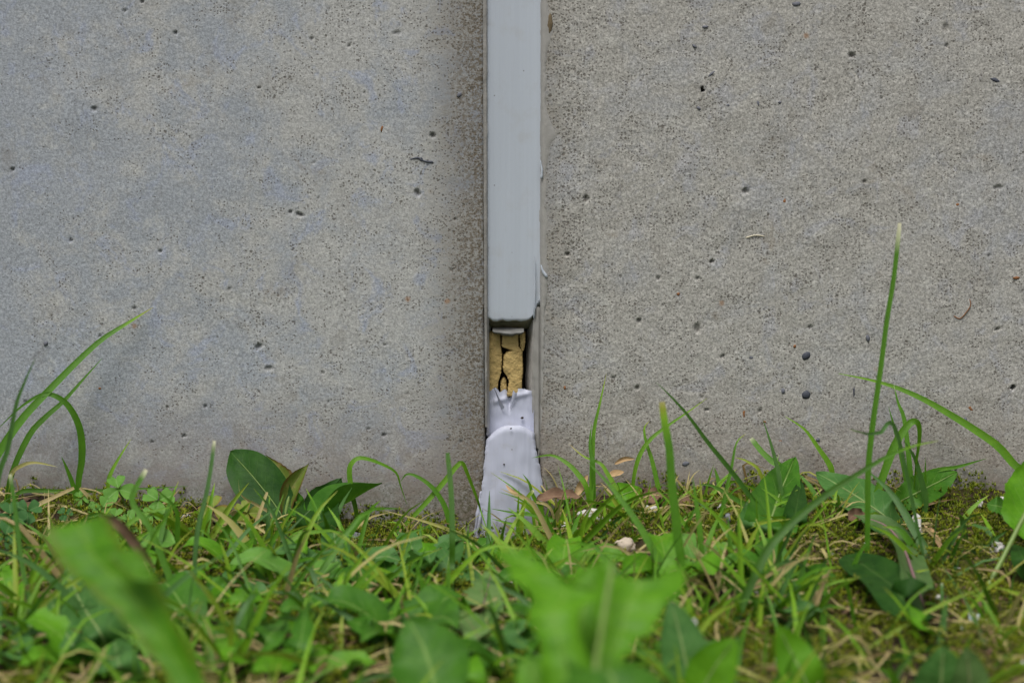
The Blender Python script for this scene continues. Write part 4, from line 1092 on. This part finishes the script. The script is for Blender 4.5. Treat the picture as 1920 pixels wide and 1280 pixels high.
dead([(1152, 870), (1170, 861), (1190, 860)], 9, D_tan, 'narrow tan husk clinging to the wall foot above the small ovate leaf', -.008, -.006, cup=.8)
dead([(1212, 945), (1225, 930), (1240, 925)], 34, D_brown, 'brown dead leaf at the wall foot behind the thick yellow tipped blade', -.02, -.014, cup=.4, wave=.1, hint=(0, -.7, .7))
dead([(1270, 945), (1285, 940), (1300, 945)], 26, D_brown, 'small brown dead leaf on the moss right of the thick yellow tipped blade', -.03, -.025, cup=.4, hint=(0, -.7, .7))
dead([(1320, 1055), (1330, 1030), (1335, 1008)], 34, D_pink, 'salmon coloured dead leaf standing in the turf right of centre', -.085, -.08, cup=.4, wave=.1)
dead([(1350, 1060), (1370, 1045), (1385, 1035)], 34, D_pink, 'blotched pinkish dead leaf beside the salmon coloured one', -.085, -.08, cup=.5, wave=.1)
dead([(985, 930), (960, 920), (948, 908)], 7, D_tan, 'thin tan sliver lying across the white sealant', -.012, -.008, cup=.5)
dead([(1735, 985), (1752, 1005), (1770, 1040)], 14, D_tan, 'narrow tan dead leaf on the moss right of the white stick', -.06, -.07, cup=.5, hint=(0, -.7, .7))
dead([(655, 1075), (680, 1060), (700, 1052)], 26, D_brown, 'dull brown dead leaf on the soil left of the flat serrated leaf', -.075, -.07, cup=.4, hint=(0, -.5, .9))
dead([(1590, 975), (1602, 965), (1622, 962)], 26, D_brown, 'withered brown leaf tip lying beside the tallest blade', -.066, -.06, cup=.5, wave=.1)

def lump(name, px, py, a, b, mat, label, cat, y=None, seed=1, rough=.35, sub=3, freq=1.6, group=None):
    c = ground_at(px, py) if y is None else above(px, py, at(px, py, y), 0)
    me = lump_mesh(name, metres(a, c.y), metres((a + b) / 2, c.y) * .8, metres(b, c.y), seed, sub, rough, freq)
    o = link(name, me, mat); o.location = c + Vector((0, 0, metres(b, c.y) * .1))
    return tag(o, label, cat, group)
lump('pebble', 664, 1012, 15, 15, M_stone_grey, 'blue grey pebble at the wall foot under the folded leaf', 'pebble', -.035, 3)
lump('pebble', 686, 1035, 8, 8, M_stone_grey, 'small grey pebble in front of the blue grey pebble', 'pebble', -.05, 5)
lump('pebble', 1172, 1026, 21, 16, M_stone_beige, 'pale beige rounded stone in the turf below the white crumb', 'pebble', -.06, 8)
lump('pebble', 1364, 972, 8, 10, M_stone_grey, 'small grey pebble on the moss by the hooked blade', 'pebble', -.045, 9)
for k, (px, py, a, b, y, lab) in enumerate([(1112, 968, 25, 14, -.035, 'largest white plaster crumb, by the wall right of the sealant foot'), (1219, 957, 13, 10, -.03, 'white crumb behind the thick yellow tipped blade'),
        (1250, 992, 10, 5, -.045, 'thin white chip on the moss right of the beige stone'), (1075, 1005, 7, 5, -.05, 'small white chip below the largest plaster crumb'),
        (1350, 950, 6, 5, -.03, 'small white chip on the moss at the wall'), (1868, 1030, 13, 16, -.08, 'white lump on the moss under the dark slanting blade'),
        (247, 1210, 14, 14, -.19, 'bright white blurred chip in the lower left turf'), (822, 1128, 6, 10, -.12, 'small white chip left of the mottled leaf'),
        (1125, 1108, 11, 8, -.12, 'greyish white chip at the edge of the big front leaves'), (615, 1125, 10, 8, -.13, 'white chip on the moss in the lower left turf'),
        (756, 1078, 7, 10, -.09, 'white chip on the bare soil below the flat serrated leaf'), (873, 1033, 8, 4, -.05, 'white flake at the tip of the flat serrated leaf'),
        (1582, 1271, 6, 5, -.19, 'white chip near the bottom picture edge on the right'), (1880, 936, 7, 5, -.04, 'white chip beside the tiny serrated leaf'),
        (1838, 945, 4, 8, -.04, 'pale splinter on the bare soil at right'), (647, 924, 10, 3, -.018, 'small white spot on the curled dark leaf'),  # last one: flat white lump set on the curled leaf
        (1300, 1170, 7, 12, -.2, 'white chip between the big front leaves and the grey green leaf')]):
    lump('white_crumb', px, py, a, b, M_flake, lab, 'crumb', y, k * 1.7, .6, 3, 1.5)
o = tag(link('white_stick', tube_mesh('white_stick', [at(1716, 962, -.055), at(1722, 985, -.06), at(1728, 1015, -.066)], .0015, .0017, 20, 8, .7), M_flake), 'short white stick leaning in the soil at the base of the upright tuft', 'stick')
r = root('foil_scrap', above(1830, 1160, at(1830, 1160, -.125)), 'shiny crumpled pale scrap lying in the moss at right', 'scrap')
for k, (a, b, cc_, d) in enumerate([((1815, 1143), (1838, 1150), (1845, 1166), (1818, 1166)), ((1836, 1152), (1852, 1160), (1850, 1172), (1830, 1170)), ((1802, 1172), (1812, 1175), (1810, 1184), (1800, 1182))]):
    V = np.zeros((6, 6, 3)); q = [above(*p, at(*p, -.125 + .004 * (i % 2))) for i, p in enumerate((a, b, cc_, d))]
    for i in range(6):
        for j in range(6):
            p = q[0].lerp(q[1], i / 5).lerp(q[3].lerp(q[2], i / 5), j / 5)
            V[i, j] = p + Vector((0, .0018 * mnoise.noise(p * 400), .001 * mnoise.noise(p * 300 + Vector((3, 3, 3)))))
    link('crumpled_fold', grid_mesh('crumpled_fold', V), M_flake_shiny, r)
for lab, pix, y, r0 in (('reddish twig lying on the moss at the right edge', [(1858, 1085), (1880, 1105), (1912, 1120), (1935, 1128)], -.11, 6), ('reddish twig standing in the turf right of the pale midrib leaves', [(1440, 1230), (1420, 1190), (1403, 1158)], -.17, 5),
                        ('reddish stub in the moss beside the shiny scrap', [(1812, 1140), (1805, 1120), (1800, 1105)], -.12, 4), ('tan twig leaning in front of the round dark leaf', [(1585, 1150), (1610, 1110), (1632, 1083)], -.13, 5),
                        ('long thin brown twig across the bare soil at right', [(1770, 960), (1830, 985), (1890, 992), (1925, 1000)], -.05, 2), ('thin brown twig lying below the flat serrated leaf', [(850, 1075), (900, 1058), (930, 1048)], -.07, 2)):
    tag(link('twig', tube_mesh('twig', [above(*p, at(*p, y), .001) for p in pix], metres(r0, y), metres(r0 * .6, y), 16, 7, .4), M_stem_red if 'red' in lab else plain('twig_brown', (.20, .125, .07))), lab, 'twig')

# ------------------------------------------------------------------ turf: tufts one can count, then what nobody could count
def free(x, y):
    return not (-0.022 < x < 0.013 and y > -0.055) and not (0.165 < x < 0.215 and y > -0.055)

def rnd_blade(x, y, h, lean, az, w, tint, n=7, flop=None):
    flop = random.choice([.05, .1, .15, .25, .5]) if flop is None else flop
    z = zg(x, y)
    d = Vector((math.cos(az), math.sin(az), 0))
    p0 = Vector((x, y, z - .002)); p1 = p0 + Vector((0, 0, h * .36)) + d * (lean * h * (.40 - .15 * flop))
    p2 = p0 + Vector((0, 0, h * .70 * (1 + .15 * flop))) + d * (lean * h * (.80 - .1 * flop)); p3 = p0 + Vector((0, 0, h * (1 - flop * .55 * lean))) + d * (lean * h * 1.25)
    P = [p0, p1, p2, p3]
    for p in P: keep_off_wall(p, -.0012)
    return ribbon(P, w, n, tint, 0, False, (d.y * .6 + random.uniform(-.4, .4), -1, .5), random.uniform(-.6, .6), .22, random.uniform(-.8, .8), tipt=(random.choice([None, None, None, .68, .75]) if tint < .7 else None))

def pick_green():
    r = random.random()
    return random.uniform(.0, .12) if r < .12 else random.uniform(.16, .28) if r < .24 else random.uniform(.30, .48) if r < .62 else random.uniform(.48, .66)

def low(x, y):                                   # turf stays under the sight line to the wall foot
    return (.003 if x < .014 else .011 if x < .13 else .005) + .23 * max(0.0, -y - .004)

LAND = [('the sealant foot', 925, 1010), ('the blue grey pebble', 664, 1012), ('the largest white crumb', 1112, 968), ('the beige stone', 1172, 1026), ('the broad upright leaf', 1450, 1000),
        ('the round dark leaf', 1650, 1090), ('the shiny scrap', 1830, 1160), ('the dark oval leaf', 500, 985), ('the brightest clover leaf', 222, 920), ('the large blurred leaf', 240, 1130),
        ('the grey green leaf', 170, 1180), ('the mottled leaves', 910, 1120), ('the round blurred leaf', 800, 1230), ('the big front leaf', 1150, 1150), ('the bright leaf bending right', 1350, 1240),
        ('the leaf with a bright pale midrib', 1485, 1230), ('the dull olive leaf pair', 1780, 1240), ('the purple midrib leaf', 1690, 1030), ('the salmon dead leaf', 1330, 1030), ('the flat serrated leaf', 800, 1040),
        ('the crinkled leaves', 450, 1120), ('the white stick', 1722, 985), ('the yellow tipped blade', 1265, 1000), ('the lower left white chip', 247, 1210)]
used_labels = set()
def spot_label(head, px, py):
    for nm, lx, ly in sorted(LAND, key=lambda q: math.hypot(q[1] - px, (q[2] - py) * 1.5)):
        dx, dy = px - lx, py - ly
        rel = ('left of ' if dx < 0 else 'right of ') if abs(dx) > abs(dy) * 1.2 else ('in front of ' if dy > 0 else 'just behind ')
        t = head + ' ' + rel + nm
        if t not in used_labels:
            used_labels.add(t); return t
    return head

placed = []
while len(placed) < 34:
    px, py = random.uniform(-20, 1940), random.choice([random.uniform(1000, 1270), random.uniform(1040, 1180)])
    p = ground_at(px, py)
    if not free(p.x, p.y) or p.y > -.03: continue
    if any((p - q).length < .018 for q in placed): continue
    if p.x > .10 and random.random() < .75: continue
    placed.append(p)
    nb = random.randint(6, 9)
    straw = random.random() < .2
    wide = random.random() < .45
    r = root('grass_tuft', p, spot_label(('half dried' if straw else 'coarse green' if wide else 'fine green') + ' turf clump', px, py), 'grass tuft', 'clumps of short turf grass')
    a0 = random.uniform(0, 6.28)
    for k in range(nb):
        h = min(random.uniform(.016, .040), low(p.x, p.y) * 1.3)
        V, uv, ti, pa = rnd_blade(p.x + random.gauss(0, .003), p.y + random.gauss(0, .003), h, random.uniform(.3, 1.1), a0 + k * 6.28 / nb + random.gauss(0, .3), random.uniform(.0008, .0016) if straw else random.uniform(.0024, .0036) if wide else random.uniform(.0014, .0024), pick_green() if random.random() > (.5 if straw else .08) else random.uniform(.75, .95), 9)
        link('blade', grid_mesh('blade', V, uv, {'tint': ti, 'pale': pa}), M_grass, r)

# a matted half dried clump right of centre
r = root('grass_tuft', ground_at(1380, 1150), 'large half dried clump with tan stalks, between big front leaf and round dark leaf', 'grass tuft')
for k in range(38):
    bx = random.gauss(1385, 60); by = random.uniform(1090, 1190)
    p = ground_at(bx, by)
    t_ = random.choice([.86, .9, .95, .84, .38, .5, .3, .6])
    V, uv, ti, pa = rnd_blade(p.x, p.y, random.uniform(.012, .030), random.uniform(.2, 1.5), random.uniform(0, 6.28), random.uniform(.0008, .0020), t_, 9)
    link('blade', grid_mesh('blade', V, uv, {'tint': ti, 'pale': pa}), M_grass, r)

# fine upright clumps close to the wall, right of the sealant
for px, py in ((1035, 962), (1078, 958), (1190, 962), (1225, 985), (1290, 960), (1330, 985), (1395, 965), (1545, 985), (1150, 1000), (1010, 1000)):
    p = ground_at(px, py)
    r = root('grass_tuft', p, spot_label('fine upright grass clump', px, py), 'grass tuft', 'fine grass clumps near the wall')
    for k in range(11):
        V, uv, ti, pa = rnd_blade(p.x + random.gauss(0, .0045), min(p.y + random.gauss(0, .004), -.004), random.uniform(.008, .021), random.uniform(.1, 1.3), random.uniform(0, 6.28), random.uniform(.0008, .0018), random.choice([.36, .45, .5, .58, .7, .84, .9]), 9)
        link('blade', grid_mesh('blade', V, uv, {'tint': ti, 'pale': pa}), M_grass, r)

# little flakes of old paint and sealant scattered in the turf
for px, py, a, b in ((1058, 985, 6, 5), (1040, 1018, 5, 4), (1140, 975, 6, 4), (1190, 970, 5, 5), (1098, 1020, 6, 4), (1285, 985, 5, 4), (700, 1048, 6, 5), (590, 1062, 5, 4), (865, 1060, 5, 4), (330, 1105, 7, 6),
                     (140, 1200, 9, 8), (520, 1170, 6, 5), (1905, 1035, 8, 6), (1560, 1040, 5, 4), (1760, 1120, 6, 5), (1480, 1195, 7, 5)):
    p = ground_at(px, py)
    lump('white_crumb', px, py, a, b, M_flake, spot_label('tiny white flake', px, py), 'crumb', min(p.y - .012, -.012), px * .1, .6, 3, 1.5, 'tiny white flakes in the turf')

# small weeds in the turf
k = 0
weeds = []
while len(weeds) < 36:
    px, py = random.uniform(0, 1920), random.uniform(1060, 1290)
    if px > 1270 and (py > 1120 or px > 1520) and random.random() < .93: continue
    if 870 < px < 1010 and py < 1180: continue
    p = ground_at(px, py)
    if any((p - q).length < .015 for q in weeds) or not free(p.x, p.y): continue
    weeds.append(p)
    mat, nm = random.choice([(L_bright, 'bright green'), (L_mid, 'mid green'), (L_blue, 'grey green'), (L_mid, 'mid green'), (L_bright, 'bright green'), (L_clover, 'yellow green')])
    shp = random.choice(['oval', 'spoon', 'lance', 'tooth'])
    r = root('small_weed', p, spot_label('small ' + nm + ' weed', px, py), 'weed', 'small weeds in the turf')
    nl = random.randint(3, 5); a0 = random.uniform(0, 6.28); L0 = random.uniform(.014, .029)
    for q in range(nl):
        a = a0 + q * 6.28 / nl + random.gauss(0, .25); L = L0 * random.uniform(.75, 1.15); e = random.uniform(.25, .95)
        d = Vector((math.cos(a), math.sin(a), 0)); up_ = Vector((0, 0, 1))
        P = [p + Vector((0, 0, -.001)), p + d * L * .35 + up_ * L * .45 * e, p + d * L * .75 + up_ * L * .72 * e, p + d * L * 1.05 + up_ * L * .62 * e]
        for z_ in P: keep_off_wall(z_, -.003)
        link('leaf', leaf_mesh('leaf', P, L * random.uniform(.38, .6), shp, n=18, m=7, hint=(d.x * -.3, -.3, 1), cup=random.uniform(.1, .5), wave=.04, tooth=.15 if shp == 'tooth' else 0, seed=q + len(weeds)), mat, r)

def join_grids(name, items, mat, label, attrs=('tint', 'pale'), has_uv=True):
    vs, qs, uvs, at_ = [], [], [], {k: [] for k in attrs}
    off = 0
    for V, uv, ti, pa in items:
        r, c = V.shape[:2]
        idx = np.arange(r * c).reshape(r, c) + off
        qs.append(np.stack([idx[:-1, :-1], idx[:-1, 1:], idx[1:, 1:], idx[1:, :-1]], -1).reshape(-1, 4))
        vs.append(V.reshape(-1, 3)); uvs.append(uv.reshape(-1, 2)); at_['tint'].append(ti.reshape(-1)); at_['pale'].append(pa.reshape(-1))
        off += r * c
    v = np.concatenate(vs); q = np.concatenate(qs); uv = np.concatenate(uvs)
    me = bpy.data.meshes.new(name)
    me.vertices.add(len(v)); me.vertices.foreach_set('co', v.reshape(-1).astype(np.float32))
    me.loops.add(len(q) * 4); me.loops.foreach_set('vertex_index', q.reshape(-1).astype(np.int32))
    me.polygons.add(len(q)); me.polygons.foreach_set('loop_start', np.arange(0, len(q) * 4, 4, dtype=np.int32))
    me.update(calc_edges=True)
    l = me.uv_layers.new(name='UVMap'); l.data.foreach_set('uv', uv[q.reshape(-1)].reshape(-1).astype(np.float32))
    for k in attrs: attr(me, k, np.concatenate(at_[k]))
    smooth(me)
    return tag(link(name, me, mat), label, None, None, 'stuff')

def where(n_in, n_out):
    out = []
    while len(out) < n_in:
        x, y = random.uniform(-.27, .27), -random.random() ** .9 * .34
        if free(x, y): out.append((x, y))
    while len(out) < n_in + n_out:
        x, y = random.uniform(-1.4, 1.4), -random.uniform(0, 1.0)
        if (abs(x) > .27 or y < -.34) and not (abs(x) < .12 and y < -.55): out.append((x, y))
    return out

def density(x, y):                              # thicker turf to the left and in front, thin at the bare soil and the moss
    d = .75 + .5 * mnoise.noise(Vector((x * 18, y * 18, 9)))
    if x > .10 and y < -.045: d -= .40
    if y > -.03 and x < .014: d -= .15
    if .05 < x < .09 and y > -.04: d -= .25
    if .015 < x < .12: d += .15
    if -.09 < x < 0.0 and y > -.09: d -= .35
    return d

items = []
for x, y in where(2100, 5200):
    out = abs(x) > .27 or y < -.34
    if not out and random.random() > density(x, y): continue
    h = random.uniform(.006, .020 if y > -.09 else .026) * (1.3 if out else 1)
    if abs(x) < .27: h = min(h, low(x, y))
    items.append(rnd_blade(x, y, h, random.uniform(.2, 1.8), random.uniform(0, 6.28), random.uniform(.0012, .0030), pick_green(), 6 if not out else 5))
join_grids('grass', items, M_grass, 'short green turf grass growing along the foot of the wall')
items = []
for x, y in where(3000, 1500):
    if abs(x) < .27 and random.random() > density(x, y) + .25: continue
    z = zg(x, y); a = random.uniform(0, 6.28); L = random.uniform(.006, .028)
    el = abs(random.gauss(0, .2))
    d = Vector((math.cos(a) * math.cos(el), math.sin(a) * math.cos(el), math.sin(el)))
    p0 = Vector((x, y, z + random.uniform(0, min(.004, low(x, y) * .5)))); b = Vector((random.gauss(0, .15), random.gauss(0, .15), random.gauss(0, .15))) * L
    P = [keep_off_wall(q, -.0012) for q in (p0, p0 + d * L * .5 + b, p0 + d * L)]
    items.append(ribbon(P, random.uniform(.0004, .0015), 6, random.choice([.74, .82, .86, .90, .95, 1.0]), 0, random.random() < .5, (random.gauss(0, .4), -.6, .8), random.uniform(-1, 1), .25))
join_grids('dry_straw', items, M_grass, 'dry straw and dead grass lying between the green blades')

# moss cushions
vs, fs, ti = [], [], []
def moss_here(x, y):
    m = mnoise.noise(Vector((x * 30, y * 30, 2.2))) * .5 + .5
    k = .40
    if x > .10 and y < -.03: k = .36
    if .045 < x < .11 and y > -.05: k = .38
    if -.08 < x < -.03 and -.17 < y < -.05: k = .40
    return m - k
cnt = 0
while cnt < 60000:
    x, y = random.uniform(-.30, .30), -random.random() * .36
    mh = moss_here(x, y)
    if mh < 0 or (-.02 < x < .013 and y > -.03): continue
    cnt += 1
    z = zg(x, y) + random.uniform(0, min(.008, .002 + mh * .03))
    t0 = min(.95, max(0, random.gauss(.45, .22)))
    n = random.randint(4, 5); a0 = random.uniform(0, 6.28); s = random.uniform(.0009, .0023)
    for k in range(n):
        a = a0 + k * 6.28 / n; e = random.uniform(.4, 1.2)
        d = Vector((math.cos(a) * math.cos(e), math.sin(a) * math.cos(e), math.sin(e))); sd_ = Vector((-math.sin(a), math.cos(a), 0)) * s * .22
        p = Vector((x, y, z)); i = len(vs)
        vs += [p - sd_, p + sd_, p + d * s]; fs.append((i, i + 1, i + 2)); ti += [t0 * .7, t0 * .7, t0]
me = bpy.data.meshes.new('moss'); me.from_pydata(vs, [], fs); attr(me, 'tint', ti)
tag(link('moss', me, M_moss), 'yellow green moss cushions covering the soil', None, None, 'stuff')

# crumbs of bark, soil and grit
vs, fs, mi = [], [], []
tet = [Vector((1, 1, 1)), Vector((-1, -1, 1)), Vector((-1, 1, -1)), Vector((1, -1, -1)), Vector((1.1, -.2, .3)), Vector((-.8, .4, .2))]
for x, y in where(3400, 600):
    s = random.uniform(.0005, .0021) * random.choice([.6, 1, 1]); i = len(vs)
    c = Vector((x, min(y, -.002), zg(x, y) + s * .3))
    sx, sy, sz = random.uniform(.4, 1.4), random.uniform(.4, 1.3), random.uniform(.3, .8)
    a = random.uniform(0, 6.28)
    bmt = bmesh.new()
    for v in tet: bmt.verts.new((v.x * sx * random.uniform(.7, 1.2), v.y * sy, v.z * sz))
    bmesh.ops.convex_hull(bmt, input=bmt.verts)
    bmt.verts.index_update()
    m_ = random.choices([0, 1, 2], [6, 3, .2])[0]
    for v in bmt.verts: vs.append(c + Vector((v.co.x * math.cos(a) - v.co.y * math.sin(a), v.co.x * math.sin(a) + v.co.y * math.cos(a), v.co.z)) * s)
    for f in bmt.faces: fs.append([i + v.index for v in f.verts]); mi.append(m_)
    bmt.free()
me = bpy.data.meshes.new('litter'); me.from_pydata(vs, [], fs)
o = link('litter', me, plain('soil_crumb', (.07, .048, .032), .9, .2)); me.materials.append(D_brown); me.materials.append(M_flake)
me.polygons.foreach_set('material_index', mi)
tag(o, 'crumbs of soil, bark and grit between the plants', None, None, 'stuff')
